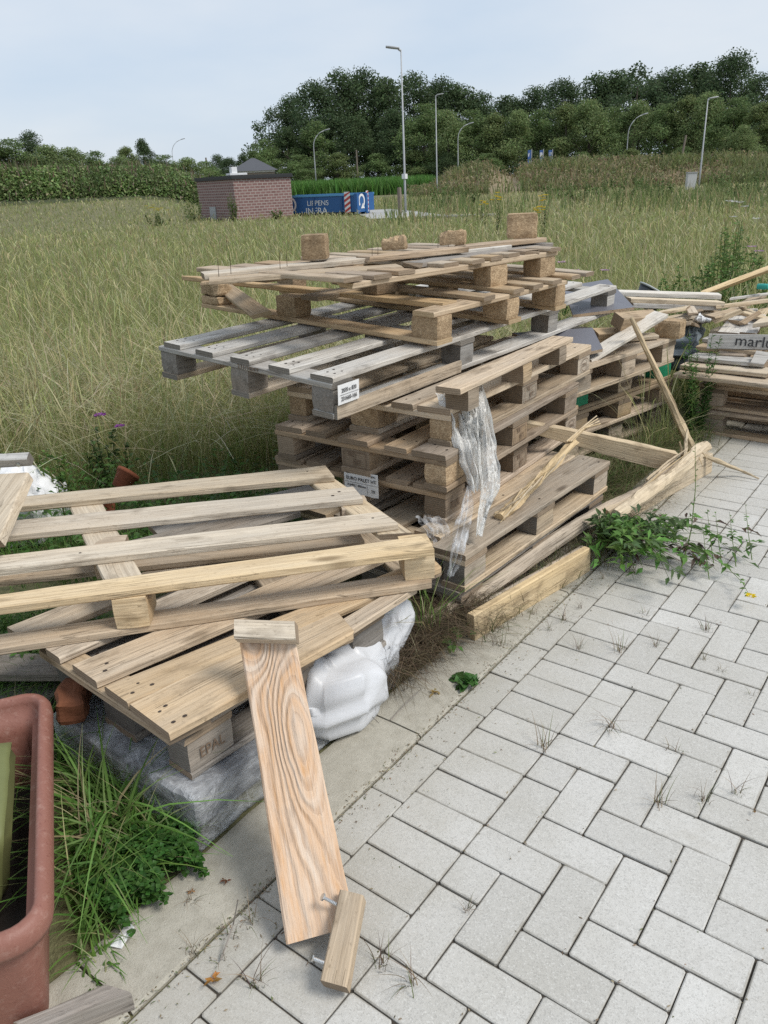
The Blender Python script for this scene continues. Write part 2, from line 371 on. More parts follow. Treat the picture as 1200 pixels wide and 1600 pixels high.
# long grey pallet
gn = on(519, 591, .855); gl = on(249, 532, .905); gr_ = on(964, 446, .87)
gx = (gr_-gn); gy = (gl-gn); GL, GW = gx.length, gy.length
gf = frame(gn, gx, gy); gf.translation = gf @ Vector((0, 0, -.152))
G = thing('long_pallet', 'long grey weathered pallet with wide-gapped boards and a white number label, overhanging the stack', 'pallet', mat4=gf)
WG = WOODM('grey', 'endgrey')
for k, y in enumerate([0, .205, .41, .61, GW-.105]):
    y = [0, .2, .4, .6, .795][k]*GW/.93
    part_board(G, 'deck_board', WG, GL-random.uniform(0,.02), .105, .021, at=(random.uniform(-.004,.006), y, .131), wear=.0025, nails=[(xx, .105*q+random.uniform(-.01,.01)) for xx in (.05, .09, GL*.34, GL*.67, GL-.06) for q in (.3,.7)])
bxs = [0, GL*.335, GL*.665, GL-.11]
for i, x in enumerate(bxs):
    part_board(G, 'stringer_board', WG, GW, .11, .021, at=(x, 0, .11), axis='y', wear=.002)
    for j, y in enumerate([.003, (GW-.1)/2, GW-.103]):
        mb = MB(); obox(mb, .105, .1, .088, (x+.003, y, .022)); mb.build('block', [M['grey'], M['greydark']] if i else [M['greydark'], M['greydark']], G)
for j, y in enumerate([0, (GW-.1)/2, GW-.1]):
    part_board(G, 'bottom_board', WOODM('mid' if j else 'grey', 'endgrey'), GL, .1, .022, at=(0, y, 0), wear=.002)
mb = MB(); obox(mb, GL*.33, .018, .052, (.003, -.016, .001), n=2, wear=.001, tint=.6); mb.build('side_board', [M['mid'], M['endgrey']], G)
lab = paper_label(G, sidemat(.062, -.0185, .092) , .115, .072, [('2030 x 830', 0, .013, .021, .85), ('231660-166', 0, -.017, .021, .85)], tear=False)
mb = MB(); mb.add([(-.05,-.0025,.0042),(.052,-.0025,.0042),(.052,-.0012,.0042),(-.05,-.0012,.0042)], [(0,1,2,3)]); mb.build('label_rule', M['inkblack'], lab)
text_mesh('pencil_scrawl', '231/1EXT', .022, sidemat(-.0025, GW*.44, .121, 'front'), M['ink'], G, squash=1.3)

# yellowish pallet on top (its left side torn upwards)
yz = .872
yn, yr, yl = on(683, 541, yz), on(888, 480, yz), on(276, 488, .93)
yb = yaw_y = (on(888,427,1.015)-on(692,473,1.015)); YL = yb.length; 
yx = yb.normalized(); ylv = (yl-yn); YW = ylv.length; 
yf = frame(yn, yx, ylv)
Y = thing('damaged_pallet', 'yellowish pallet with chipboard blocks and torn left side, lying on the long grey pallet', 'pallet', mat4=yf)
def Yl(v): return yf.inverted() @ Vector(v)
WY = WOODM('yellow', 'endfresh')
part_board(Y, 'bottom_board', WY, YW, .105, .02, at=(0,0,0), axis='y', tint=.75)
part_board(Y, 'bottom_board', WY, YW, .105, .02, at=(YL*.5,0,0), axis='y', tint=.5)
part_board(Y, 'bottom_board', WY, YW, .105, .02, at=(YL-.11,0,0), axis='y', tint=.5)
def yblock(x, y, w=.105, dd=.13, h=.09, z=.02, m='chip', rough=0., n=5):
    mb = MB(); obox(mb, w, dd, h, (x, y, z), wear=.004, c=.012, n=n, rough=rough); return mb.build('block', [M[m], M[m]], Y)
for x in (0, YL*.5-.02, YL-.12):
    yblock(x, .0)
    yblock(x, (Yl(on(461,503,.895)).y-.065) if x == 0 else YW*.44-.02, m='chip' if x == 0 else 'chipdark')
    if x > 0: yblock(x, YW-.135, m='chipdark')
# split corner block, two halves
lb = Yl(on(297, 497, .945)); 
mb = MB(); obox(mb, .1, .13, .04, (0, YW-.135, .02), wear=.005, c=.012, n=5, rough=.004); mb.build('split_block', [M['chip']]*2, Y)
mb = MB(); obox(mb, .1, .14, .055, (0, YW-.135, .066), wear=.006, c=.02, n=5, rough=.008); mb.build('split_block', [M['chip']]*2, Y)
# top edge board that lifts to the left, twisted
A0, B0_, = Yl(on(692, 474, 1.012)), Yl(on(283, 431, 1.055))
mb = MB(); qboard(mb, A0, B0_, B0_+Vector((.10,0,-.012)), A0+Vector((.1,0,0)), .022, tint=.8, wear=.003); mb.build('deck_board', WY, Y)
part_board(Y, 'stringer_board', WY, YL+.02, .105, .02, at=(-.01, .01, .108), axis='x', tint=.7)
part_board(Y, 'stringer_board', WOODM('mid'), YL, .105, .02, at=(0, YW*.44, .108), axis='x', tint=.4)
s0, s1 = Yl(on(320, 437, 1.035)), Yl(on(392, 493, .945))
mb = MB(); qboard(mb, s0, s1, s1+Vector((.03,-.1,.03)), s0+Vector((.03,-.1,.02)), .02, tint=.45); mb.build('torn_stringer_board', WY, Y)
for k, q in enumerate([(733,464.5),(770,453),(804,446),(835,439),(863,432),(888.6,427)]):
    a = Yl(on(*q, 1.014)); a.z = .15
    mb = MB(); board(mb, random.uniform(.75,.95)*YW*.72, .085, .02, at=(a.x, -.006-k*.002, .128), axis='y', tint=random.uniform(.3,.75), bow=.0); mb.build('deck_board', WOODM('yellow' if k in (0,1,4) else 'mid'), Y)

# upper broken pallet on top of it, and a third frame lying upside down with blocks up
za, zb = on(640, 428, 1.135), on(871.6, 391, 1.135)
ux = (zb-za).normalized(); UL = (zb-za).length
uorg = za - ux*.33; uf = frame((uorg.x, uorg.y, 1.02), ux, Vector((-1,0,0)))
U = thing('broken_pallet', 'shattered upper pallet with splintered boards, second from the top of the central stack', 'pallet', mat4=uf)
UL = UL+.33; UW = .98
part_board(U, 'stringer_board', WY, UL, .1, .022, at=(0,0,.092), tint=.7, ragged=(.05,0))
part_board(U, 'stringer_board', WOODM('brown'), UL, .1, .022, at=(0,UW*.5,.092), tint=.4)
part_board(U, 'stringer_board', WOODM('brown'), UL-.1, .1, .022, at=(0,UW-.12,.092), tint=.4)
for (x, y, m) in ((UL-.14,0,'chip'),(UL*.62,0,'chip'),(UL-.14,UW*.5,'chipdark'),(UL*.62,UW*.5,'chipdark'),(*[(lambda q:(q.x-.06,q.y-.05))(uf.inverted()@on(592,455,1.03))][0],'chipdark'),(UL-.3,UW-.12,'chipdark')):
    mb = MB(); obox(mb, .13, .1, .09, (x, y, .002), wear=.004, c=.012, n=5); mb.build('block', [M[m]]*2, U)
for k in range(10):
    x = -.02+k*(UL-.07)/9.
    if k in (3,): continue
    part_board(U, 'deck_board', WOODM(random.choice(['brown','mid','tan'])), UW*random.uniform(.9,1.), .095 if k < 5 else .085, .018, at=(x, random.uniform(-.02,.015), .114+(.0 if k else .004)), axis='y', tint=random.uniform(.35,.7), twist=random.uniform(-.03,.03), ragged=(random.choice([0,0,.04]),0))
# upside-down frame
T = thing('upturned_pallet_frame', 'upside down pallet frame with four chipboard blocks standing up, topmost of the central stack', 'pallet frame', loc=on(600, 400, 1.155))
def tl(v): return Vector(v) - T.location
def Tboard(p0, p1, z0, z1, w, t, m='mid', tint=None, ragged=(0,0), name='frame_board'):
    a, b_ = on(*p0, z0), on(*p1, z1); dr = (b_-a); pv = Vector((-dr.y, dr.x, 0)).normalized()*w
    if (pv.x*fwd.x+pv.y*fwd.y) < 0: pv = -pv
    mb = MB(); qboard(mb, tl(a), tl(b_), tl(b_)+pv, tl(a)+pv, t, tint=tint, ragged=ragged, wear=.003); return mb.build(name, WOODM(m), T)
Tboard((317,428), (584,402), 1.165, 1.18, .1, .024, 'pale', .55, (.01,.02))
Tboard((325,438), (640,415), 1.150, 1.155, .12, .018, 'mid', .5, (.01,.05))
Tboard((570,402), (733,386), 1.185, 1.185, .09, .024, 'brown', .75, (.05,.0))
Tboard((640,401), (800,382), 1.165, 1.17, .1, .02, 'white', .6, (.06,.0))
Tboard((725,384), (855,371), 1.185, 1.185, .09, .022, 'brown', .62, (.03,.01))
Tboard((655,411), (866,379), 1.155, 1.155, .1, .02, 'greydark', .7, (.04,.02))
def Tblock(px, py, z, w, d_, h, rough=.0, m='chip'):
    q = on(px, py, z)
    mb = MB(); obox(mb, w, d_, h, (0,0,0), wear=.004, c=.012, n=6, rough=rough)
    if rough:
        mb.v = [(x, y, zz if zz < h*.6 else zz-abs(noise.noise((x*30,y*30,px)))*h*.75-max(0,(.5-x/w))*h*.45) for x,y,zz in mb.v]
    o = mb.build('block', [M[m]]*2, T); o.matrix_local = Matrix.Translation(tl(q)) @ Matrix.Rotation(R(31), 4, 'Z') @ Matrix.Translation((-w/2, 0, 0)); return o
Tblock(491, 406, 1.185, .105, .1, .098)
Tblock(615, 391, 1.185, .11, .1, .062, .004)
Tblock(707, 383, 1.185, .12, .1, .068, .004)
Tblock(816, 373, 1.185, .145, .1, .115)
for (px, py) in ((360,420),(341,424),(437,412),(448,410),(581,400),(590,399),(684,384),(700,383)):
    q = tl(on(px, py, 1.185)); mb = MB(); r=.0018
    mb.add([(q.x-r,q.y,q.z-.02),(q.x+r,q.y,q.z-.02),(q.x,q.y+r,q.z-.02),(q.x+.004,q.y,q.z+.05),(q.x+.004+r,q.y,q.z+.05),(q.x+.004,q.y+r,q.z+.05)], [(0,1,4,3),(1,2,5,4),(2,0,3,5),(3,4,5)])
    mb.build('bent_nail', M['rustscrew'], T)

# ------------------------------------------------------------------ second stack behind (green painted corners)
def estack(label, rfar, z0, L, ang, **k):
    a = R(ang); n = rfar - Vector((math.sin(a), math.cos(a), 0))*L
    return pal(label, n, z0, ang, L, .8, **k)
e1 = estack('grey brown pallet on the weedy ground, lowest of the stack with green painted corners', on(1037,626,.165), .02, 1.0, 11.5, mat='mid', blockmat='endgrey')
e2 = estack('pallet with pale edge boards, second from the ground in the stack with green painted corners', on(1052,591,.31), .165, 1.0, 11.5, mat='tan')
e3 = estack('pallet with bright green painted corner blocks, standing behind the central stack', on(1052,553.7,.455), .31, .98, 11.5, mat='tan', stamps=((1,0,'right','BEAM'),), painted={(0,0):'green',(2,0):'green'})

e4 = estack('brown pallet under loose offcuts, topmost of the stack with green painted corners', on(1057,527,.595), .455, 1.0, 9, mat='mid')
t = thing('chipboard_block', 'loose chipboard block standing on the corner of the stack with green corners', 'block', loc=on(1043,528,.597))
mb = MB(); obox(mb, .145, .11, .1, (-.07,-.03,0), wear=.004, c=.02, n=6); o = mb.build('block', [M['chip']]*2, None); o.parent = t
def loose(name, label, cat, A, B_, wv, th, m, tint=None, ragged=(0,0), end='endtan', group=None, wear=.002, wv2=None, nails=()):
    base = (Vector(A)+Vector(B_))/2; mb = MB(); wv = Vector(wv); wv2 = Vector(wv2) if wv2 is not None else wv
    qboard(mb, Vector(A)-base, Vector(B_)-base, Vector(B_)-base+wv2, Vector(A)-base+wv, th, tint=tint, ragged=ragged, wear=wear, nails=nails)
    o = mb.build(name, WOODM(m, end), None); o.location = base; return tag(o, label, cat, group)
loose('plank', 'bleached plank leaning at a slant on the stack with green corners', 'plank', on(925,563,.605), on(1043.8,491,.76), Vector((-.085,.03,.01)), .022, 'white', .8)
loose('beam', 'yellow brown beam end poking out under the dark grey sheet', 'beam', on(960,487,.80), on(1019,483,.76), Vector((-.03,.03,-.07)), .07, 'yellow', .45)
loose('beam', 'shorter yellow brown beam end beneath the other one on the stack with green corners', 'beam', on(925,512,.72), on(970,510,.70), Vector((-.02,.03,-.06)), .06, 'yellow', .35)
loose('plank', 'pale plank lying level behind the slanting bleached plank', 'plank', on(935,533,.625), on(1030,524,.625), Vector((-.06,.08,0)), .02, 'pale', .5)
loose('plank', 'thin pale lath lying between the beam ends and the chipboard block', 'plank', on(965,520,.66), on(1020,505,.66), Vector((-.04,.04,0)), .015, 'white', .6)
SH = plain('grey_sheet', (.145,.145,.165), .45, .18, 9, .05)
def sheet(label, pts, th):
    base = sum((Vector(q) for q in pts), Vector())/4; mb = MB(); P=[Vector(q)-base for q in pts]
    nrm = (P[1]-P[0]).cross(P[3]-P[0]).normalized(); nrm = nrm if nrm.z > 0 else -nrm
    V = [q for q in P]+[q-nrm*th for q in P]
    mb.add(V, [(0,1,2,3),(7,6,5,4)]+[(i,(i+1)%4+0,(i+1)%4+4,i+4) for i in range(4)], mi=[0,0,1,1,1,1])
    o = mb.build('formwork_sheet', [SH, M['brown']], None); o.location = base; return tag(o, label, 'sheet')
sheet('dark grey coated sheet lying under the far end of the long grey pallet', [on(880,448,.80), on(950,436,.83), on(991,480,.765), on(895,492,.755)], .016)
sheet('smaller dark grey sheet corner jutting out below the long grey pallet', [on(800,520,.715), on(926,512,.72), on(942,545,.655), on(905,553,.655)], .016)

# ------------------------------------------------------------------ right-hand pile at the back
fo = on(1088, 676, .0)
fa, fb = on(1088,676,0), on(1200,693,0); fxd = (fb-fa).normalized()
def fpal(label, z0, off, L=1.2, Wd=.85, **k):
    fr = frame(fa + Vector((off[0], off[1], z0)), fxd, Vector((-fxd.y, fxd.x, 0)))
    return pallet(label, fr, L, Wd, **k)
f1 = fpal('brown pallet standing on the paving at the bottom of the right-hand pile', .0, (.0,.0), mat='brown', blockmat='brown')
f2 = fpal('brown pallet second from the paving in the right-hand pile', .146, (-.02,.03), mat='brown', blockmat='brown')
# broken brown deck on top of them
fdk = frame(fa + Vector((.03,.02,.292)), fxd+Vector((0,0,-.0)), Vector((-fxd.y, fxd.x, .12)))
f3 = thing('pallet_deck', 'reddish brown broken pallet deck with upright nails, tilted on the right-hand pile', 'pallet', mat4=fdk)
part_board(f3, 'bottom_board', WOODM('brown'), 1.2, .1, .022, at=(0,0,.0))
part_board(f3, 'stringer_board', WOODM('brown'), 1.2, .12, .022, at=(0,0,.03), tint=.7)
for k, (x, w, l) in enumerate(((.02,.145,.75),(.26,.1,.28),(.42,.12,.9),(.6,.14,.9),(.8,.14,.9),(1.,.14,.9))):
    part_board(f3, 'deck_board', WOODM('brown' if k else 'brown'), l, w, .02, at=(x, .02, .053), axis='y', tint=.75-.1*(k%2))
for x in (.3, .55, .85): 
    mb = MB(); obox(mb, .1, .1, .03, (x,.0,.0)); mb.build('block', WOODM('brown')[:2], f3)
for (x,y) in ((.08,.05),(.11,.25),(.33,.5),(.36,.5)):
    mb = MB(); r=.003; mb.add([(x-r,y,.06),(x+r,y,.06),(x,y+r,.06),(x+.003,y,.125),(x+.003+r,y,.125),(x+.003,y+r,.125)], [(0,1,4,3),(1,2,5,4),(2,0,3,5),(3,4,5)]); mb.build('bent_nail', M['rustscrew'], f3)
# stack of bleached ends to the left of it
cyc = ['white','grey','white','pale','grey']
where = ['topmost','second','third','fourth','fifth','lowest']
for k,(px,py,z) in enumerate(((1109,516,.545),(1097,529,.515),(1087,541,.485),(1075,557,.445),(1062,570,.41),(1052,584,.375))):
    q = on(px, py, z)
    loose('plank', '%s of the bleached board ends stepped like stairs beside the tall green weed' % where[k], 'plank', q, q+fxd*(.24+.06*k)+Vector((0,0,0)), Vector((.02,.13,.006)), .024, ['pale','grey','tan','grey','pale','mid'][k], .6, group='bleached boards stacked in the right-hand pile', wear=.004)
# board with black lettering
ma, mb_ = on(1108, 521, .575), on(1222, 523, .575)
mo = thing('lettered_board', 'grey board with black printed lettering lying across the right-hand pile', 'board', loc=ma)
dx = (mb_-ma).normalized(); up = Vector((0,0,1)); fr = Matrix((dx, up, dx.cross(up))).transposed().to_4x4()
mb = MB(); qboard(mb, Vector((0,0,0)), dx*.62, dx*.62+Vector((0,.03,-.085)).lerp(Vector((0,-.02,-.085)),.9), Vector((0,-.018,-.085)), .02, tint=.45); mb.build('board', WOODM('grey','endgrey'), mo)
nv = dx.cross(Vector((0,-.018,-.085))).normalized(); nv = nv if nv.y < 0 else -nv
yv = -Vector((0,-.018,-.085)).normalized(); xv = yv.cross(nv)
tm = Matrix((xv, yv, nv)).transposed().to_4x4(); tm.translation = dx*.27+Vector((0,-.009,-.045))+nv*.003
text_mesh('lettering', 'marlux', .085, tm, M['inkblack'], mo, squash=1.05)
# boards thrown on the pile
PD = [
 ('long bleached plank lying level along the top of the pile', (968,456,.74), (1128,461,.70), (-.05,.1,0), .03, 'white', .9),
 ('long orange edged plank just below the bleached one on the pile', (985,466,.715), (1133,472,.675), (-.06,.06,.0), .028, 'fresh', .85),
 ('long grey plank lowest of the three level ones on the pile', (990,474,.685), (1128,478,.65), (-.06,.05,-.0), .03, 'white', .55),
 ('wide fresh plank rising to the right above the pile', (1094,455,.70), (1215,409,.86), (.05,.13,.0), .03, 'fresh', .95),
 ('bleached lath crossing towards the right edge on the pile', (1118,478,.655), (1215,466,.67), (.0,.06,.0), .022, 'pale', .8),
 ('thin pale lath above the crossing one at the right edge of the pile', (1140,466,.68), (1215,456,.69), (0,.05,0), .015, 'white', .7),
 ('narrow yellowish stick lying slanted on the right-hand pile', (1110,500,.62), (1155,482,.68), (.02,.02,-.02), .02, 'fresh', .6),
 ('pinkish offcut lying slanted near the lettered board', (1155,505,.60), (1183,487,.66), (.03,.03,-.01), .02, 'brown', .95),
 ('wide bleached board running back from the lettered board', (1120,519,.565), (1153,481,.60), (.12,.02,0), .02, 'white', .6),
 ('grey board running back on the right of the lettered board', (1150,519,.565), (1168,490,.60), (.11,.0,0), .02, 'grey', .7),
 ('fresh splintered board end at the right edge of the pile', (1176,506,.62), (1215,500,.64), (.02,.09,.02), .025, 'fresh', .7),
 ('short brown offcut under the lettered board', (1119,553,.46), (1172,556,.46), (.01,.06,.02), .03, 'brown', .55),
 ('short grey offcut hanging below the lettered board', (1170,566,.45), (1196,570,.44), (.01,.1,.05), .025, 'grey', .5),
 ('dark plank sloping down into the gap between the stacks', (1060,512,.50), (1118,494,.62), (.02,.04,.0), .02, 'greydark', .6),
 ('dark brown plank sloping beside the first in the gap between the stacks', (1045,500,.60), (1088,484,.64), (.02,.05,0), .02, 'greydark', .45),
 ('orange plank end lying under the level planks', (1020,490,.66), (1075,480,.68), (.0,.12,.0), .02, 'fresh', .75),
]
for (lb, a, b_, wv, th, m, ti) in PD:
    A_, B2 = on(*a), on(*b_); loose('plank', lb, 'plank', A_, B2, wv, th, m, ti, ragged=(random.choice([0,.02]),random.choice([0,.03])))

for k in range(16):
    px=random.uniform(1068,1215); py=random.uniform(474,512)+max(0,(px-1130))*.05; z=.60+random.uniform(-.02,.05)+(500-py)*.0012; q=on(px,py,z); a=random.uniform(0,6.28); L=random.uniform(.18,.5)
    loose('offcut','short tan offcut lying loose in the jumble of the right-hand pile','offcut',q,q+Vector((math.cos(a)*L,math.sin(a)*L,random.uniform(-.05,.07))),Vector((-math.sin(a)*.06,math.cos(a)*.06,random.uniform(-.02,.02))),random.uniform(.014,.026),random.choice(['tan','mid','pale','straw','brown','white']),random.uniform(.3,.8),ragged=(random.choice([0,.03]),random.choice([0,.04])),group='loose offcuts in the right-hand pile')
# ------------------------------------------------------------------ front left stack
ZT = .486
L1 = thing('slatted_pallet', 'pale slatted pallet with four long boards on top of the front left stack', 'pallet', loc=on(340, 830, .345))
def l1(v): return Vector(v)-L1.location
def L1q(name, pts, z, t, m, tint, **k):
    P = [l1(on(x, y, zz if isinstance(zz, float) else z)) for (x, y, zz) in [(q+(None,))[:3] for q in pts]]
    mb = MB(); qboard(mb, *P, t, tint=tint, **k); return mb.build(name, WOODM(m), L1)
def ext(p, q, px):   # extend the edge q->p to image column px
    f = (px-q[0])/(p[0]-q[0]); return (px, q[1]+(p[1]-q[1])*f)
def L1board(nr, nl_, fr_, fl_, m, tint, **k):
    nl2, fl2 = ext(nl_, nr, -90), ext(fl_, fr_, -90)
    return L1q('deck_board', [nr, nl2, fl2, fr_], ZT, .024, m, tint, wear=.0025, **k)
L1board((523,744), (27,791), (508,727), (33,776), 'pale', .5, ragged=(.004,0), nails=((.08,.05),))
L1board((567,778), (0,838), (552,760), (0,815), 'pale', .55, nails=((.06,.04),(.09,.07)))
L1board((623,818), (0,889), (595,799), (0,868), 'pale', .72, nails=((.05,.05),(.95,.06)))
L1board((679,857), (0,949), (658,837), (0,928), 'fresh', .8, nails=())
zc = ZT-.024
L1q('cross_board', [(592,835), (478,748), (518,744), (645,832)], zc, .02, 'fresh', .6)
L1q('cross_board', [(172,930), (105,782), (156,779), (236,925)], zc, .02, 'pale', .6)
def L1blk(px, py, ang, w=.1, d_=.1):
    q = on(px, py, .367); mb = MB(); obox(mb, w, d_, .095, (0,0,0), n=3)
    o = mb.build('block', [M['tan'], M['endtan']], L1); o.matrix_local = Matrix.Translation(l1(q)) @ Matrix.Rotation(R(ang), 4, 'Z') @ Matrix.Translation((0,-d_,0)) ; return o
# near corner pixel of each block at its foot
for (px, py) in ((640,908),(190,984)):
    q = on(px, py, .369); mb = MB(); obox(mb, .095, .13, .093, (-.015,-.0,0), n=3, tint=.8)
    o = mb.build('block', [M['fresh'], M['endfresh']], L1); o.matrix_local = Matrix.Translation(l1(q)) @ Matrix.Rotation(R(45), 4, 'Z')
for (px, py) in ((545,835),(160,905)):
    q = on(px, py, .369); mb = MB(); obox(mb, .095, .12, .093, (-.02,0,0), n=3, tint=.7)
    o = mb.build('block', [M['tan'], M['endtan']], L1); o.matrix_local = Matrix.Translation(l1(q)) @ Matrix.Rotation(R(45), 4, 'Z')
L1q('bottom_board', [(675,909), (-90,1026), (-90,1004), (672,889)], .369, .024, 'tan', .72)
L1q('bottom_board', [(570,846), (-90,918), (-90,898), (560,828)], .369, .022, 'tan', .45)

# L2: wide boards laid almost along the kerb
L2 = thing('broken_pallet_deck', 'tan pallet deck of wide boards with a splintered edge, under the slatted pallet', 'pallet', loc=on(400, 1000, .30))
def L2q(name, pts, z, t, m, tint, **k):
    P = [on(x, y, z)-L2.location for (x, y) in pts]; mb = MB(); qboard(mb, *P, t, tint=tint, **k); return mb.build(name, WOODM(m), L2)
z2 = .345
L2q('deck_board', [(264,1147), (556,986), (520,948), (201,1099)], z2, .023, 'tan', .92, ragged=(0,.02), nails=((.03,.03),(.03,.09),(.06,.03),(.05,.1)))
L2q('deck_board', [(520,1002), (652,918), (640,905), (505,985)], z2-.002, .022, 'tan', .85, ragged=(.05,.0))
L2q('deck_board', [(199,1098), (690,886), (672,868), (162,1072)], z2+.001, .023, 'tan', .8, nails=((.03,.03),(.06,.06),(.08,.03)))
L2q('deck_board', [(150,1065), (600,872), (566,852), (112,1038)], z2, .023, 'tan', .85, nails=((.04,.03),(.06,.06)))
L2q('deck_board', [(92,1028), (500,850), (478,834), (70,1013)], z2, .023, 'mid', .7)
L2q('deck_board', [(40,1000), (400,848), (380,830), (10,980)], z2, .023, 'mid', .6)
L2q('deck_board', [(200,880), (470,800), (440,785), (180,850)], z2-.02, .023, 'greydark', .95)
L2q('deck_board', [(250,838), (520,768), (500,752), (230,818)], z2-.02, .023, 'greydark', .85)
L2q('stringer_board', [(262,1152), (60,1016), (92,1000), (330,1118)], z2-.024, .024, 'tan', .5)
L2q('stringer_board', [(690,889), (560,800), (520,812), (640,912)], z2-.024, .024, 'mid', .5)
L2q('stringer_board', [(552,988), (420,870), (380,880), (490,1015)], z2-.024, .03, 'tan', .45)
# L3: stamped pallet under it, L4: film wrapped base
n3 = on(300, 1222, .15)
pallet('dirty grey brown stamped pallet under the tan deck, standing on the film wrapped base', yawframe((n3.x, n3.y, .15), 3), .74, .62, mat='greydark', deckmat='greydark', blockmat='endgrey', stamps=((0,0,'right','EPAL'),), hs=(.02,.085,.02,.02), wear=.004)
L4o = on(313, 1318, 0)
def tri(t): t=t-math.floor(t); return abs(t*2-1)*2-1
FD=[Vector(v).normalized() for v in ((1,.3,.5),(-.4,1,.2),(.2,-.5,1),(.9,-.8,.3),(-.7,.1,.8),(.5,.9,-.6),(1,0,-.9))]
def folds(p,seed=0.,f0=6.):
    w=Vector(noise.noise_vector(p*5+Vector((seed,)*3)))*.05; p=p+w; s_=0.
    for i,d_ in enumerate(FD):
        f=f0*(1+.45*i); m=max(0,.25+noise.noise(p*4.+Vector((i*7.3+seed,2,1)))*1.3)
        s_+=tri(p.dot(d_)*f+i*.37+seed)*m/(1+.45*i)
    return s_
def film_mat(name, alpha, tintc=(.78,.80,.82), rough=.25, vari=.25, sc1=16., sc2=26., bmp=.6, streak=None, crw=1.):
    s = NT(name); tc = s.n('ShaderNodeTexCoord').outputs['Object']
    n = s.noise(tc, sc1, 5., .6, .8).outputs[0]
    if streak: n = s.n('ShaderNodeMapRange', {'Value': s.noise(s.vmul(tc, streak), 1., 4., .6, .3).outputs[0], 'From Min': .36, 'From Max': .64}).outputs[0]
    w = s.n('ShaderNodeTexNoise', {'Vector': s.vmul(tc, streak) if streak else tc, 'Scale': .6 if streak else sc2, 'Detail': 3., 'Distortion': 1.2}).outputs[0]
    cr = s.n('ShaderNodeMapRange', {'Value': s.math('ABSOLUTE', s.math('SUBTRACT', w, .5)), 'From Min': 0., 'From Max': .035, 'To Min': crw, 'To Max': 0.}).outputs[0]
    fc_ = s.n('ShaderNodeLayerWeight', {'Blend': .35}).outputs['Facing']
    a = s.math('MULTIPLY_ADD', n, vari*2, alpha-vari, clamp=True); a = s.math('MULTIPLY_ADD', fc_, .35, a, clamp=True); a = s.math('MULTIPLY_ADD', cr, .25, a, clamp=True)
    dif = s.pbsdf(tintc, rough, s.bump(s.math('MULTIPLY_ADD', cr, .6, s.math('ADD', n, w)), bmp, .010), Specular_IOR_Level=.6, Transmission_Weight=.0)
    tr = s.n('ShaderNodeBsdfTransparent').outputs[0]; tl_ = s.n('ShaderNodeBsdfTranslucent', {'Color': (*tintc, 1)}).outputs[0]
    d2 = s.n('ShaderNodeMixShader', {0: .3, 1: dif, 2: tl_}).outputs[0]
    return s.done(s.n('ShaderNodeMixShader', {0: a, 1: tr, 2: d2}).outputs[0])
M['film'] = film_mat('clear_stretch_film', .16, (.86,.88,.90), .20, .26, bmp=.45, streak=(13.,13.,22.), crw=.7)
M['filmw'] = film_mat('milky_stretch_film', .80, (.93,.92,.88), .25, .36, streak=(75.,75.,7.))
M['bag'] = film_mat('white_plastic_bag', .90, (.83,.84,.86), .36, .14, sc1=5., sc2=8., bmp=.3, crw=.0)
def blob_box(mb, w, d_, h, at, nx, ny, nz, fn):
    """closed box grid deformed by fn(p)->p"""
    pts={}; vs=[]; fs=[]
    def idx(i,j,k):
        if (i,j,k) not in pts:
            pts[(i,j,k)] = len(vs); v = fn(Vector((w*i/nx, d_*j/ny, h*k/nz)), (i/nx, j/ny, k/nz)); vs.append(v+Vector(at))
        return pts[(i,j,k)]
    for i in range(nx):
        for j in range(ny): fs += [(idx(i,j,0),idx(i,j+1,0),idx(i+1,j+1,0),idx(i+1,j,0)), (idx(i,j,nz),idx(i+1,j,nz),idx(i+1,j+1,nz),idx(i,j+1,nz))]
    for i in range(nx):
        for k in range(nz): fs += [(idx(i,0,k),idx(i+1,0,k),idx(i+1,0,k+1),idx(i,0,k+1)), (idx(i,ny,k),idx(i,ny,k+1),idx(i+1,ny,k+1),idx(i+1,ny,k))]
    for j in range(ny):
        for k in range(nz): fs += [(idx(0,j,k),idx(0,j,k+1),idx(0,j+1,k+1),idx(0,j+1,k)), (idx(nx,j,k),idx(nx,j+1,k),idx(nx,j+1,k+1),idx(nx,j,k+1))]
    mb.add(vs, fs)
wb = thing('wrapped_slab_stack', 'grey slabs wrapped in clear plastic film, on the ground under the front left stack', 'wrapped slabs', mat4=yawframe((L4o.x, L4o.y, 0), 0))
SL = plain('grey_slab', (.20,.205,.215), .7, .2, 12)
for k, (z, h, o_) in enumerate(((.005,.062,.03),(.07,.03,.004),(.102,.04,.0))):
    mb = MB(); obox(mb, .8-o_*2, .56-o_*2, h, (o_, o_, z), n=4, c=.012); mb.build('slab', SL, wb)
def crump(p, u):
    cv = Vector(noise.noise_vector(p*7))*.007 + Vector(noise.noise_vector(p*22))*.002; fo=folds(p,3.,8.)*.006; cv += Vector((fo*.6,fo*.6,fo))
    sw = 1-.03*math.sin(u[2]*math.pi)
    q = Vector((p.x, p.y, p.z)) + cv; q.z = max(q.z, .003); return q
mb = MB(); blob_box(mb, .83, .6, .15, (-.015,-.02,.0), 40, 30, 10, crump); mb.build('plastic_film', M['film'], wb, smooth=True)
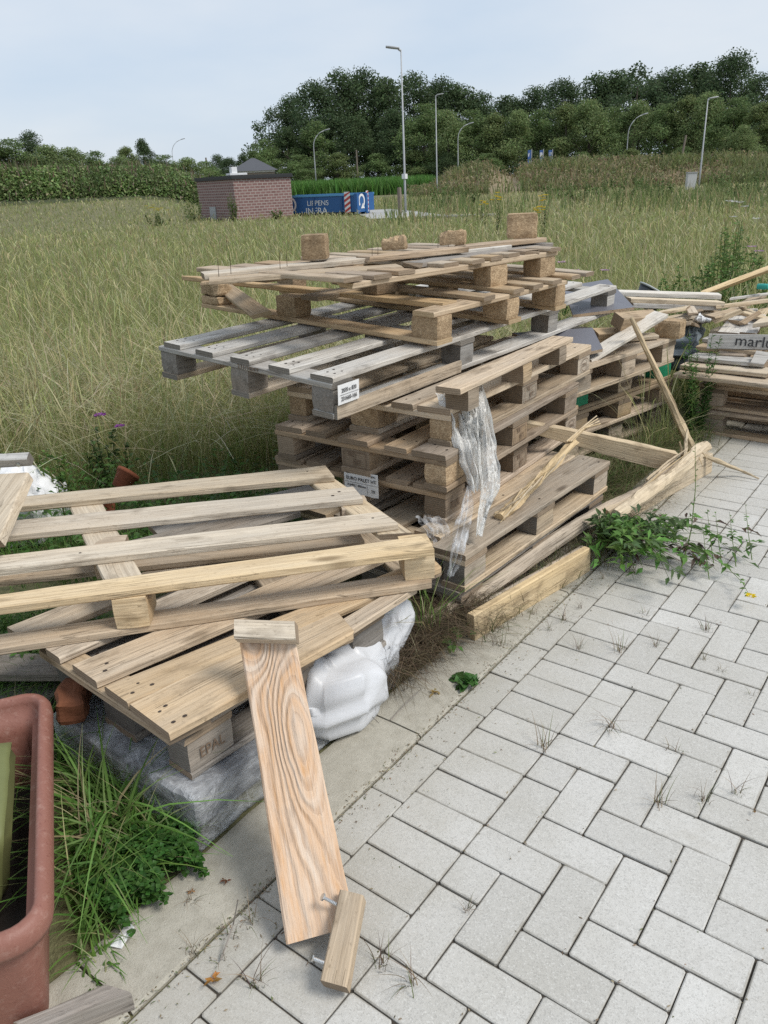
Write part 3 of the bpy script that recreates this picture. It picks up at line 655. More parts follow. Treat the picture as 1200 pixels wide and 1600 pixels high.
# white crumpled bag squeezed out under the deck
bagA, bagB = on(500, 1120, .1), on(636, 965, .12)
def tube_bag(name, label, cat, pts, mat, parent=None, na=64, nl=70, crease=.02):
    """a plastic bag as a tube through pts (centre, radius h, radius v)"""
    mb = MB(); base = Vector((pts[0][0].x, pts[0][0].y, 0)); vs=[]; fs=[]; seed=random.random()*20
    for i in range(nl+1):
        u = i/nl*(len(pts)-1); k = min(int(u), len(pts)-2); f = u-k; f = f*f*(3-2*f)
        c = pts[k][0].lerp(pts[k+1][0], f); rh = pts[k][1]*(1-f)+pts[k+1][1]*f; rv = pts[k][2]*(1-f)+pts[k+1][2]*f
        k0 = max(0, k-0); dr = (pts[k+1][0]-pts[k][0]); dr.z=0; dr.normalize(); sd = Vector((-dr.y, dr.x, 0))
        e = min(1, math.sqrt(max(0, math.sin(math.pi*min(max(i/nl, .0), 1.)))*3.2)); 
        for a in range(na):
            q = a/na*2*math.pi
            p_ = Vector((math.cos(q), math.sin(q), 0))
            nz = noise.noise(Vector((math.cos(q)*1.6+seed, math.sin(q)*1.6, i*.17)))
            rd = abs(noise.noise(Vector((math.cos(q)*2.3+seed, math.sin(q)*2.3, i*.11+7))))
            r2 = abs(noise.noise(Vector((math.cos(q)*4.5+seed, math.sin(q)*4.5, i*.3))))
            r3 = abs(noise.noise(Vector((math.cos(q)*1.3+i*.05+seed, math.sin(q)*1.3-i*.03, i*.045+3))))
            tt = Vector((math.cos(q)*rh, math.sin(q)*rv, i*.0075))
            rr = 1 + crease*(2.5*nz + 9*folds(tt,seed,9.) + 4*r3)
            v = c + sd*(p_.x*rh*rr*e) + Vector((0,0,1))*(p_.y*rv*rr*e)
            v.z = max(v.z, .006+.004*nz); vs.append(v-base)
    for i in range(nl):
        for a in range(na): fs.append((i*na+a, i*na+(a+1)%na, (i+1)*na+(a+1)%na, (i+1)*na+a))
    fs.append(tuple(range(na-1,-1,-1))); fs.append(tuple(nl*na+a for a in range(na)))
    mb.add(vs, fs); o = mb.build(name, mat, None, smooth=True); o.location = base; tag(o, label, cat); return o
pts = [(on(470,1075,.15),.03,.06),(on(490,1085,.12),.11,.12),(on(520,1090,.11),.12,.12),(on(550,1062,.10),.105,.11),(on(578,1025,.10),.06,.075),(on(606,990,.12),.055,.075),(on(628,962,.14),.045,.07),(on(640,942,.15),.015,.02)]
bag = tube_bag('plastic_bag', 'crumpled white plastic bag bulging out from under the front left stack onto the concrete strip', 'bag', pts, M['bag'], crease=.019)
mb = MB()
for k in range(26):
    q = on(548+random.uniform(0,32), 1040+random.uniform(-12,12), .2); s_ = random.uniform(.004,.009)
    q = Vector((q.x, q.y, .195))
# torn film hanging on the central stack
def strip(mb, path, width, nt=40, ns=14, fold=.02, seed=0., nrm=Vector((.8,-.6,0))):
    """film strip: path list of (centre Vector, half width); pleated across"""
    vs=[]; fs=[]; side = Vector((nrm.y*-1, nrm.x, 0)).normalized()
    for i in range(nt+1):
        u = i/nt*(len(path)-1); k = min(int(u), len(path)-2); f = u-k
        c = path[k][0].lerp(path[k+1][0], f); hw = path[k][1]*(1-f)+path[k+1][1]*f
        for j in range(ns+1):
            s_ = j/ns*2-1
            pl = math.sin(s_*9+seed+math.sin(i*.3)*.8)*fold*.5 + noise.noise((s_*5+seed, i*.05, seed))*fold*1.5
            e = noise.noise((s_*2, i*.25, seed+4))*.25
            vs.append(c + side*(s_*hw*(1+e)) + nrm*(pl+.01) + Vector((0,0,noise.noise((s_*4+seed, i*.2, 3))*.012)))
    for i in range(nt):
        for j in range(ns): a = i*(ns+1)+j; fs.append((a, a+1, a+ns+2, a+ns+1))
    mb.add(vs, fs)
fl = thing('stretch_film', 'torn milky plastic film hanging in folds over the near corner of the central stack', 'plastic film', loc=on(735, 640, .55))
def fp(px, py, z): return on(px, py, z)-fl.location
nr = Vector((.8,-.6,.0)).normalized()
mb = MB(); strip(mb, [(fp(700,612,.74),.05),(fp(712,640,.69),.05),(fp(722,670,.62),.055),(fp(730,700,.56),.045),(fp(738,735,.48),.035),(fp(742,765,.42),.02)], .05, seed=1., fold=.028); mb.build('film_sheet', M['filmw'], fl, smooth=True)
mb = MB(); strip(mb, [(fp(745,598,.76),.012),(fp(752,640,.68),.028),(fp(758,690,.57),.034),(fp(762,730,.49),.04),(fp(762,765,.42),.036),(fp(752,800,.36),.02),(fp(745,835,.31),.01)], .04, seed=4.3, fold=.02); mb.build('film_sheet', M['filmw'], fl, smooth=True)
mb = MB(); strip(mb, [(fp(735,625,.71),.03),(fp(738,660,.64),.035),(fp(742,690,.57),.03)], .05, seed=7., fold=.04); mb.build('film_crumple', M['filmw'], fl, smooth=True)
mb = MB(); strip(mb, [(fp(731,758,.43),.008),(fp(728,790,.38),.024),(fp(722,820,.335),.032),(fp(716,850,.30),.03),(fp(708,880,.24),.022),(fp(702,898,.20),.01)], .05, seed=9., fold=.018); mb.build('film_sheet', M['film'], fl, smooth=True)
mb = MB(); strip(mb, [(fp(670,806,.32),.05),(fp(684,825,.29),.045),(fp(690,850,.25),.03),(fp(692,880,.19),.02)], .05, seed=12., fold=.02, nrm=Vector((.5,-.85,0))); mb.build('film_sheet', M['film'], fl, smooth=True)

# ------------------------------------------------------------------ larch plank leaning on the front stack, with end cleats
def larch(name, kpos, sat=1.):
    s = NT(name); g = s.attr('grain').outputs['Vector']
    sp = s.n('ShaderNodeSeparateXYZ', {'Vector': g}); X, Yv, Z = sp.outputs
    w = s.noise(s.vmul(g, (2.6, 7., 4.)), 1., 2., .45).outputs[0]
    w2 = s.noise(s.vmul(g, (7., 20., 10.)), 1., 4., .6).outputs[0]
    h = s.math('MULTIPLY_ADD', w, 1.15, s.math('MULTIPLY', Yv, 4.2)); h = s.math('MULTIPLY_ADD', w2, .20, h)
    for (kx, ky, amp, sx, sy) in kpos:
        dx = s.math('MULTIPLY', s.math('SUBTRACT', X, kx), 1/sx); dy = s.math('MULTIPLY', s.math('SUBTRACT', Yv, ky), 1/sy)
        r2 = s.math('MULTIPLY_ADD', dx, dx, s.math('MULTIPLY', dy, dy))
        h = s.math('MULTIPLY_ADD', s.math('POWER', 2.718, s.math('MULTIPLY', r2, -1.)), amp, h)
    ph = s.math('FRACT', s.math('MULTIPLY', h, 5.2))
    ring = s.n('ShaderNodeMapRange', {'Value': ph, 'From Min': .45, 'From Max': .93, 'To Min': 0., 'To Max': 1.}, interpolation_type='SMOOTHSTEP').outputs[0]
    fine = s.noise(s.vmul(g, (8., 160., 160.)), 1., 5., .65).outputs[0]
    big = s.noise(s.vmul(g, (3., 9., 6.)), 1., 3.).outputs[0]
    base = s.mix(s.n('ShaderNodeMapRange', {'Value': s.noise(s.n('ShaderNodeCombineXYZ', {'X': s.math('MULTIPLY', X, 1.1), 'Y': s.math('MULTIPLY', h, 2.2)}).outputs[0], 1.6, 3.).outputs[0], 'From Min': .38, 'From Max': .62}).outputs[0], (.62,.36,.18), (.68,.53,.40))
    dark = s.mix(big, (.33,.175,.085), (.36,.235,.15))
    col = s.mix(s.math('MULTIPLY', ring, .36), base, dark)
    col = s.mix(s.n('ShaderNodeMapRange', {'Value': fine, 'From Min': .35, 'From Max': .7, 'To Min': 0, 'To Max': .5}).outputs[0], col, (.66,.57,.48))
    blot = s.noise(s.vmul(g, (9., 16., 9.)), 1., 5., .65).outputs[0]
    col = s.mix(s.n('ShaderNodeMapRange', {'Value': blot, 'From Min': .55, 'From Max': .75, 'To Min': 0, 'To Max': .45}).outputs[0], col, (.30,.235,.19))
    for (kx, ky, amp, sx, sy) in kpos:
        if amp <= 0: continue
        dx = s.math('MULTIPLY', s.math('SUBTRACT', X, kx), 28.); dy = s.math('MULTIPLY', s.math('SUBTRACT', Yv, ky), 46.)
        r2 = s.math('ADD', s.math('MULTIPLY_ADD', dx, dx, s.math('MULTIPLY', dy, dy)), s.math('MULTIPLY', w2, .8))
        col = s.mix(s.n('ShaderNodeMapRange', {'Value': r2, 'From Min': .3, 'From Max': 1.3, 'To Min': .55, 'To Max': 0}).outputs[0], col, (.27,.16,.10))
    return s.done(s.pbsdf(col, .75, s.bump(s.math('MULTIPLY_ADD', ring, -1., fine), .8, .004), Specular_IOR_Level=.25))
def cleat_plank(name, label, TL, TR, BL, BR, th, lm, knots):
    TL, TR, BL, BR = map(Vector, (TL, TR, BL, BR)); base = Vector((BL.x, BL.y, 0))
    t = thing(name, label, 'plank', loc=base)
    mb = MB(); qboard(mb, BR-base, TR-base, TL-base, BL-base, th, wear=.002, tint=.6, seg=24, mi=(0,1))
    # grain in plank space, measured from the foot
    L = (TL-BL).length; w = (BR-BL).length
    g=[]; ax=(TR-BR).normalized(); ay=(BL-BR).normalized()
    for v in mb.v: q = Vector(v)+base-BR; g.append((q.dot(ax), q.dot(ay), q.dot(ax.cross(ay))))
    mb.g = g
    mb.build('plank_body', [lm, M['endtan'], M['nail']], t); return t, base
LT = [on(374,997,.465), on(461,1000,.465), on(449,1476,.04), on(556,1446,.04)]
M['larch'] = larch('larch_grain', [(.66,.10,1.1,.11,.045),(.43,.05,-.9,.2,.05)])
lp, lb_ = cleat_plank('cleated_plank', 'long orange grained plank with cleat on its upper end, leaning on the front left stack', LT[0], LT[1], LT[2], LT[3], .04, M['larch'], None)
ax = (LT[0]-LT[2]).normalized(); ay = (LT[1]-LT[0]).normalized(); az = ay.cross(ax); az = az if az.z > 0 else -az
cm = Matrix((ay, ax, ay.cross(ax))).transposed().to_4x4(); 
if ay.cross(ax).z < 0: pass
p0 = LT[0]-lb_ - ay*.004 - ax*.012
mb = MB(); qboard(mb, p0+az*.042-ax*.0, p0+ay*.152+az*.042, p0+ay*.158+az*.042+ax*.05, p0+ay*.008+az*.042+ax*.05, .04, tint=.85, wear=.0015); mb.build('cleat', WOODM('pale','endtan'), lp)
q = p0+ay*.11+az*.02-ax*.001
# loose cleat with two screws sticking out, lying at the foot of the plank
fc = thing('cleat_block', 'short square cleat with two long screws sticking out, at the foot of the leaning plank', 'wood block', loc=on(520,1460,0))
A_, B2 = on(499,1531,.05)-fc.location, on(531,1389,.11)-fc.location
wv = (on(541,1543,.05)-on(499,1531,.05)); 
mb = MB(); qboard(mb, A_, B2, B2+wv*.93, A_+wv, .04, tint=.6, wear=.0012); mb.build('cleat', WOODM('tan','endtan'), fc)
def screw(parent, head, tip, r=.0035, loc=None):
    mb = MB(); d_ = (tip-head); L = d_.length; d_.normalize(); s1 = d_.orthogonal().normalized(); s2 = d_.cross(s1); vs=[]; fs=[]
    prof = [(0,r*1.0),(0.0005,r*2.4),(.004,r*2.2),(.006,r*1.1)]+[(.006+(L-.006)*k/24, r*(.85 if k%2 else 1.15)) for k in range(1,25)]
    n=8
    for (z,rr) in prof:
        for a in range(n): vs.append(head+d_*z+s1*(rr*math.cos(a*2*math.pi/n))+s2*(rr*math.sin(a*2*math.pi/n)))
    for i in range(len(prof)-1):
        for a in range(n): fs.append((i*n+a, i*n+(a+1)%n, (i+1)*n+(a+1)%n, (i+1)*n+a))
    fs.append(tuple(range(n-1,-1,-1))); mb.add(vs, fs); return mb.build('screw', M['screw'], parent)
screw(fc, on(503,1401,.115)-fc.location, on(533,1417,.085)-fc.location)
screw(fc, on(485,1496,.075)-fc.location, on(516,1508,.045)-fc.location)
# the second plank of that kind, cut by the left edge of the picture
PT = [on(-75,745,.66), on(44,738,.66), on(-118,850,.52), on(-2,842,.56)]
M['larch2'] = larch('pale_larch_grain', [(.05,.05,-.6,.3,.06)])
lq, lqb = cleat_plank('cleated_plank', 'pale ridged plank with a bolted cleat, resting high on the front left stack', PT[0], PT[1], PT[2], PT[3], .035, M['pale'], None)
a2 = (PT[0]-PT[2]).normalized(); c2 = (PT[1]-PT[0]).normalized(); z2_ = Vector((0,0,1))
p0 = PT[0]-lqb
e = PT[1]-lqb
mb = MB(); qboard(mb, p0+z2_*.045, e+z2_*.045+c2*.005, e+z2_*.045+c2*.005+a2*.03, p0+z2_*.045+a2*.03, .042, tint=.55, wear=.0015); mb.build('cleat', WOODM('grey','endgrey'), lq)
hd = on(28,727,.683)-lqb
screw(lq, hd, hd+Vector((-.3,.6,-.0)).normalized()*.02, r=.003)

# ------------------------------------------------------------------ timber along the kerb
def upright_board(name, label, A, B_, h, th, m, tint, lean=0., ragged=(0,0), end='endfresh', drop=0.):
    base = (A+B_)/2; base.z = 0; d_ = (B_-A).normalized(); n_ = Vector((d_.y,-d_.x,0)); up = (Vector((0,0,1))-n_*lean).normalized()*h
    A2 = A-base; B3 = B_-base
    mb = MB(); P=[A2+up, A2, B3, B3+up]
    tmp = MB(); board(tmp, (B_-A).length, h, th, wear=.002, tint=tint, ragged=ragged); L=(B_-A).length
    nn = up.normalized().cross(d_); 
    V=[]
    for (x,y,z) in tmp.v: V.append(A2 + d_*x + up.normalized()*y + Vector((0,0,drop*x/L)) + (d_.cross(up.normalized()))*(z-th))
    mb.add(V, tmp.f, tmp.g, tint, tmp.mi); o = mb.build(name, WOODM(m, end), None); o.location = base; return tag(o, label, 'board')
kA, kB = on(742,1003,.0), on(922,893,.0)
upright_board('edge_board', 'yellow brown board standing on edge along the concrete strip, nearest to the camera', kA, kB, .102, .032, 'straw', .8, .05)
upright_board('edge_board', 'yellow brown board standing on edge behind the flowering weed, with splinters piled on it', on(950,832,0), on(1112,738,0), .105, .035, 'straw', .7, .05)
upright_board('edge_board', 'thin dull board lying behind the nearest edge board', kA+Vector((-.06,.06,0)), kB+Vector((-.05,.1,0)), .06, .02, 'mid', .7, .5)
def pole(name, label, cat, pts, rad, m, n=9, rough=.25, flat=1., close=True, parent=None):
    base = Vector(pts[0]); base.z = 0 if parent is None else base.z
    if parent is not None: base = parent.location
    mb = MB(); vs=[]; fs=[]; gr=[]; seed=random.random()*30; nl=28; acc=0
    P=[Vector(q) for q in pts]; tot=sum((P[i+1]-P[i]).length for i in range(len(P)-1))
    for i in range(nl+1):
        u=i/nl*(len(P)-1); k=min(int(u),len(P)-2); f=u-k; c_=P[k].lerp(P[k+1],f)
        d_=(P[k+1]-P[k]).normalized(); s1=d_.cross(Vector((0,0,1))).normalized(); s2=s1.cross(d_)
        rr=rad[0]+(rad[1]-rad[0])*i/nl
        for a in range(n):
            q=a/n*2*math.pi; w=1+rough*noise.noise((math.cos(q)*1.5+seed, math.sin(q)*1.5, i*.22))+rough*.6*noise.noise((math.cos(q)*4, math.sin(q)*4, i*.5+seed))
            v=c_+s1*(math.cos(q)*rr*w)+s2*(math.sin(q)*rr*w*flat); vs.append(v-base); gr.append((tot*i/nl+seed, rr*q, seed))
    for i in range(nl):
        for a in range(n): fs.append((i*n+a, i*n+(a+1)%n, (i+1)*n+(a+1)%n, (i+1)*n+a))
    fs.append(tuple(range(n-1,-1,-1))); fs.append(tuple(nl*n+a for a in range(n)))
    mb.add(vs, fs, gr, random.random()*.5+.4); o=mb.build(name, m, parent)
    if parent is None: o.location=base; tag(o, label, cat)
    return o
WR = WOODM('straw')
pole('split_rail', 'long round brown rail lying along the foot of the central stack', 'rail', [on(655,985,.04), on(760,920,.06), on(905,820,.07), on(1010,765,.09), on(1066,722,.12)], (.034,.03), [M['mid']], n=12, rough=.3)
sp_ = thing('splintered_rail', 'broken yellow rail with long loose splinters, lying on the far edge board', 'rail', loc=on(1080,712,.1))
pole('rail_body', '', '', [on(962,805,.11), on(1010,772,.125), on(1060,735,.14), on(1100,698,.15)], (.028,.034), WR[:1], n=10, rough=.5, parent=sp_)
for (a, b_, r_) in (((1000,768,.13),(1066,708,.17),.008),((985,780,.13),(1078,705,.2),.006),((1010,750,.15),(1075,700,.2),.007),((1070,715,.16),(1074,670,.26),.012),((1066,712,.16),(1062,690,.2),.01),((1085,705,.17),(1098,728,.13),.005),((1092,703,.17),(1108,722,.15),.004),((1040,745,.14),(1108,700,.19),.006)):
    pole('splinter', '', '', [on(*a), on((a[0]+b_[0])/2, (a[1]+b_[1])/2-3, (a[2]+b_[2])/2), on(*b_)], (r_, r_*.3), WR[:1], n=6, rough=.5, parent=sp_)
pole('thin_stick', 'thin split stick pointing out over the paving from the splintered rail', 'stick', [on(1095,710,.12), on(1130,724,.08), on(1160,736,.03), on(1186,748,.008)], (.014,.004), WR[:1], n=7, rough=.4)
pole('leaning_stake', 'slender upright stake leaning against the stack with green corners', 'stake', [on(1081,704,.05), on(1081,704,.05).lerp(on(986,496,.79),.5)+Vector((.006,0,0)), on(986,496,.79)], (.026,.011), WR[:1], n=8, rough=.35)
wA, wB = on(816,664,.455), on(1052,722,.14)
wd = (wB-wA).normalized(); wu = Vector((.25,-.15,1)); wu = (wu - wd*wu.dot(wd)).normalized()
mb = MB(); base = (wA+wB)/2
tmp = MB(); WL=(wB-wA).length; board(tmp, WL, .1, .032, wear=.004, tint=.6, ragged=(.04,.06), seg=20, bow=0)
wn = wd.cross(wu); wn = wn if wn.dot(fwd) < 0 else -wn
V=[]
for (x,y,z) in tmp.v:
    u=x/WL; taper = 1-.55*(1-u)**1.5
    V.append(wA-base + wd*x + wu*((y-.05)*taper) + wn*(z-.02))
mb.add(V, tmp.f, tmp.g, .6, tmp.mi)
o = mb.build('split_plank', WOODM('straw'), None); o.location = base; tag(o, 'cracked yellow brown plank slanting from the central stack down to the rails', 'plank')
st = thing('splintered_stick', 'frayed fibrous stick tied to the cracked plank and resting on the second pallet', 'stick', loc=on(780,808,.285))
pole('stick_body', '', '', [on(898,690,.44), on(862,728,.39), on(826,764,.335), on(800,792,.30), on(780,808,.285)], (.022,.026), WR[:1], n=10, rough=.55, flat=.7, parent=st)
for k in range(14):
    f = random.random()*.75; a = on(898-118*f+random.uniform(-6,6), 690+118*f+random.uniform(-5,5), .455-.16*f); b_ = on(898-118*(f+.3)+random.uniform(-9,9), 690+118*(f+.3)+random.uniform(-4,8), .45-.16*(f+.3))
    pole('fibre', '', '', [a, (a+b_)/2+Vector((.01,-.01,.008)), b_], (.004,.0015), WR[:1], n=5, rough=.4, parent=st)
for k in range(4):
    pole('bark_tie', '', '', [on(885+k*3,690,.45), on(905+k*3,672-k,.475), on(932+k*2,650+k*4,.455)], (.004,.003), WR[:1], n=5, rough=.3, parent=st)

loose('plank','dark grey rotten board under the left end of the tan deck','plank',on(-60,1052,.13),on(96,1052,.15),Vector((-.05,.10,.0)),.03,'greydark',.5,end='endgrey')
loose('plank','second dark grey board under the left end of the tan deck, half buried in weeds','plank',on(-60,1095,.06),on(70,1100,.07),Vector((-.05,.12,.0)),.03,'greydark',.35,end='endgrey')
# ------------------------------------------------------------------ planter, debris at the lower left
TERRA = None
s = NT('terracotta_plastic'); tc = s.n('ShaderNodeTexCoord').outputs['Object']
n1 = s.noise(tc, 9., 6., .6).outputs[0]; n2 = s.noise(tc, 130., 3., .6).outputs[0]; n3_ = s.noise(tc, 45., 5., .7).outputs[0]
col = s.mix(n1, (.215,.085,.06), (.275,.125,.092))
col = s.mix(s.n('ShaderNodeMapRange', {'Value': n2, 'From Min': .60, 'From Max': .70, 'To Min': 0, 'To Max': .55}).outputs[0], col, (.16,.05,.038))
col = s.mix(s.n('ShaderNodeMapRange', {'Value': n3_, 'From Min': .52, 'From Max': .75, 'To Min': 0, 'To Max': .5}).outputs[0], col, (.42,.27,.22))
M['terra'] = s.done(s.pbsdf(col, .55, s.bump(n2, .4, .002)))
pc = [on(76,1070,.29), on(74,1446,.29)]
pd = (pc[1]-pc[0]); PLn = pd.length; pd.normalize(); pn = Vector((-pd.y, pd.x, 0)); pn = pn if pn.x < 0 else -pn   # towards the left
if pn.dot(Vector((-1,-.3,0))) < 0: pn = -pn
pf = Matrix((pd, pn, pd.cross(pn))).transposed().to_4x4(); pf.translation = Vector((pc[0].x, pc[0].y, 0))
flip = pd.cross(pn).z < 0
pl = thing('planter_box', 'long reddish brown plastic planter box with rounded rim, at the lower left corner', 'planter', loc=(pc[0].x, pc[0].y, 0))
def rrect(L, W, r, off, z, n=7):
    pts=[]
    for (cx, cy, a0) in ((L-r, r, -90),(L-r, W-r, 0),(r, W-r, 90),(r, r, 180)):
        for k in range(n): a=R(a0+90*k/(n-1)); pts.append((cx+(r+off)*math.cos(a), cy+(r+off)*math.sin(a), z))
    return pts
Wp=.36
prof=[(-.055,.0),(-.05,.02),(-.022,.215),(-.02,.232),(.0,.236),(.004,.25),(.003,.272),(-.004,.284),(-.016,.29),(-.024,.286),(-.029,.27),(-.031,.245),(-.048,.238),(-.056,.2),(-.08,.03),(-.09,.02)]
mb=MB(); vs=[]; fs=[]; n=28
for (off,z) in prof:
    for q in rrect(PLn, Wp, .075, off, z): vs.append(pd*q[0]+pn*q[1]+Vector((0,0,q[2])))
for i in range(len(prof)-1):
    for a in range(n):
        f=(i*n+a, i*n+(a+1)%n, (i+1)*n+(a+1)%n, (i+1)*n+a); fs.append(f[::-1] if flip else f)
fs.append(tuple((len(prof)-1)*n+a for a in range(n)))
mb.add(vs, fs); mb.build('planter_shell', M['terra'], pl, smooth=True)
def inp(x, y, z): return Vector((pc[0].x, pc[0].y, 0))+pd*x+pn*y+Vector((0,0,z))
yg = plain('mossy_green_board', (.15,.165,.06), .6, .35, 14)
mb=MB(); obox(mb, .34, .10, .20, (0,0,0), n=8, c=.05)
o=mb.build('mossy_trough', yg, None, smooth=True); o.matrix_world = Matrix.Translation(inp(.16,.125,.07)) @ Matrix.Rotation(math.atan2(pd.y,pd.x),4,'Z') @ Matrix.Rotation(R(14)*(-1 if flip else 1),4,'X') @ Matrix.Translation((0,-.1 if flip else 0,0)); tag(o, 'yellow green mossy plastic trough standing inside the planter box', 'trough')
gp = plain('grey_plastic_cap', (.20,.20,.205), .5, .2)
def lathe(name, prof, mat, parent=None, n=28, smooth=True):
    mb=MB(); vs=[]; fs=[]
    for (r,z) in prof:
        for a in range(n): vs.append((r*math.cos(a*2*math.pi/n), r*math.sin(a*2*math.pi/n), z))
    for i in range(len(prof)-1):
        for a in range(n): fs.append((i*n+a, i*n+(a+1)%n, (i+1)*n+(a+1)%n, (i+1)*n+a))
    fs.append(tuple(range(n-1,-1,-1))); fs.append(tuple((len(prof)-1)*n+a for a in range(n))); mb.add(vs, fs); return mb.build(name, mat, parent, smooth=smooth)
o=lathe('pipe_cap', [(.05,0),(.052,.03),(.045,.036),(.04,.034),(.04,.01),(.0005,.01)], gp); o.matrix_world=Matrix.Translation(inp(.52,.2,.10)) @ Matrix.Rotation(R(50),4,'Y') @ Matrix.Rotation(R(-30),4,'X'); tag(o,'round grey pipe cap lying inside the planter box','pipe cap')
o=lathe('black_pot', [(.05,0),(.062,.1),(.066,.1),(.066,.108),(.058,.108),(.048,.01),(.0005,.01)], plain('black_plastic', (.018,.018,.02), .45, .2)); o.matrix_world=Matrix.Translation(inp(.6,.15,.035)) @ Matrix.Rotation(R(62),4,'X'); tag(o,'black plastic pot lying on its side inside the planter box','pot')
o=lathe('straw_wad', [(.02,0),(.06,.02),(.075,.06),(.06,.1),(.02,.11)], M['chip'], n=14); o.matrix_world=Matrix.Translation(inp(.1,.27,.2)); tag(o,'pale crumbly foam lump at the far end of the planter box','foam')
soil = plain('planter_soil', (.03,.024,.018), .95, .4, 40, .6)
mb=MB(); vs=[]; fs=[]
rr_=rrect(PLn, Wp, .075, -.075, .05)
mb.add([pd*q[0]+pn*q[1]+Vector((0,0,q[2])) for q in rr_], [tuple(range(28)) if not flip else tuple(range(27,-1,-1))]); mb.build('planter_soil', soil, pl)
# orange broken brick under the deck, weathered offcut at the bottom edge, paper scrap
ob = plain('orange_terracotta', (.19,.068,.03), .85, .5, 30, .8); ob2 = plain('rusty_clay', (.20,.06,.025), .9, .6, 40, .8)
mb=MB(); obox(mb, .13, .08, .075, (0,0,0), n=6, c=.02, rough=.008); o=mb.build('clay_brick', ob, None); o.matrix_world=Matrix.Translation(on(100,1092,.17)) @ Matrix.Rotation(R(-40),4,'Z'); tag(o,'broken orange clay brick wedged under the tan deck','brick')
o=lathe('clay_pot', [(.06,0),(.085,.12),(.095,.12),(.095,.15),(.08,.15),(.06,.01),(.0005,.01)], ob2); o.matrix_world=Matrix.Translation(on(186,762,.28)) @ Matrix.Rotation(R(-50),4,'X') @ Matrix.Scale(.55,4); tag(o,'orange clay pot tipped over in the weeds behind the slatted pallet','pot')
o=lathe('clay_pot', [(.05,0),(.07,.1),(.08,.1),(.08,.125),(.065,.125),(.05,.01),(.0005,.01)], ob2); o.matrix_world=Matrix.Translation(on(128,786,.24)) @ Matrix.Rotation(R(95),4,'Y'); tag(o,'smaller orange clay pot almost hidden behind the far slat of the slatted pallet','pot')
loose('offcut', 'pinkish weathered timber offcut at the bottom edge beside the concrete strip', 'offcut', on(60,1612,.05), on(206,1550,.05), (-.06,-.02,0), .05, 'greydark', .98, wear=.005)
mb=MB(); qa=[on(172,1478,.012),on(200,1440,.02),on(210,1448,.03),on(190,1482,.006)]; bs=qa[0].copy()
mb.add([q-bs for q in qa]+[q-bs-Vector((0,0,.0015)) for q in qa], [(0,1,2,3),(7,6,5,4),(0,4,5,1),(1,5,6,2),(2,6,7,3),(3,7,4,0)]); o=mb.build('paper_scrap', M['paper'], None); o.location=bs; tag(o,'torn white paper scrap on the concrete strip beside the grass','paper')
# white sack in the grass
ps=[(on(-40,800,.12),.16,.12),(on(0,790,.16),.22,.20),(on(50,785,.16),.22,.19),(on(95,790,.12),.14,.11),(on(112,795,.1),.03,.04)]
WSK = plain('white_woven_sack', (.72,.72,.72), .6, .12, 30, .3)
tube_bag('white_sack', 'white woven sack lying in the weeds behind the slatted pallet', 'sack', ps, WSK, crease=.018)
# black tub behind the pile
tub = thing('round_tub', 'dark round tub with a pale rim half hidden behind the pile', 'tub', loc=on(1006,470,.45))
o=lathe('tub_body', [(.16,0),(.22,.27),(.20,.27),(.15,.02),(.0005,.02)], plain('dark_tub', (.03,.035,.04), .5, .2), tub)
o=lathe('tub_rim', [(.222,.262),(.236,.27),(.236,.285),(.222,.29),(.212,.285),(.212,.272)], plain('pale_rim', (.45,.47,.46), .5, .2), tub)
tub.location=on(1006,480,.5); tub.scale=(.55,.55,.5); tub.rotation_euler=(R(-32),R(6),R(-38))
tq=on(1187,452,.72)
mb=MB(); obox(mb,.07,.05,.035,(-.02,-.02,0),n=3,c=.015); o=mb.build('teal_crate', plain('teal_plastic',(.02,.30,.25),.5,.2), None); o.location=tq; tag(o,'small teal plastic box on top of the right-hand pile','box')
ps=[(on(1040,560,.36),.05,.05),(on(1055,550,.42),.09,.08),(on(1075,522,.46),.08,.06),(on(1090,510,.48),.03,.03)]
tube_bag('tarpaulin', 'dull blue grey crumpled tarpaulin in the gap between the two stacks', 'tarpaulin', ps, plain('tarp',(.13,.16,.18),.5,.35,14), crease=.06)
ps=[(on(1085,499,.60),.015,.01),(on(1093,497,.61),.03,.022),(on(1102,499,.6),.025,.018),(on(1110,501,.6),.008,.008)]
tube_bag('white_rag', 'crumpled white rag on the dark planks between the two stacks', 'rag', ps, WSK, crease=.07)
# ------------------------------------------------------------------ numpy mesh helper, foliage materials
def np_mesh(name, V, Fq, mat, col=None, parent=None, loc=None, smooth=False):
    me = bpy.data.meshes.new(name); V = np.asarray(V, np.float32); Fq = np.asarray(Fq, np.int32)
    k = Fq.shape[1]
    me.vertices.add(len(V)); me.vertices.foreach_set('co', V.ravel())
    me.loops.add(Fq.size); me.loops.foreach_set('vertex_index', Fq.ravel())
    me.polygons.add(len(Fq)); me.polygons.foreach_set('loop_start', np.arange(0, Fq.size, k, dtype=np.int32))
    me.update(calc_edges=True)
    me.materials.append(mat)
    if smooth: me.polygons.foreach_set('use_smooth', np.ones(len(Fq), bool))
    if col is not None:
        a = me.attributes.new('col', 'FLOAT_VECTOR', 'POINT'); a.data.foreach_set('vector', np.asarray(col, np.float32).ravel())
    o = bpy.data.objects.new(name, me); COL.objects.link(o)
    if parent is not None: o.parent = parent
    if loc is not None: o.location = loc
    return o
def leafmat(name, trans=.35, rough=.6):
    s = NT(name); c = s.attr('col').outputs['Vector']
    d = s.pbsdf(c, rough, Specular_IOR_Level=.25)
    t = s.n('ShaderNodeBsdfTranslucent', {'Color': c}).outputs[0]
    return s.done(s.n('ShaderNodeMixShader', {0: trans, 1: d, 2: t}).outputs[0])
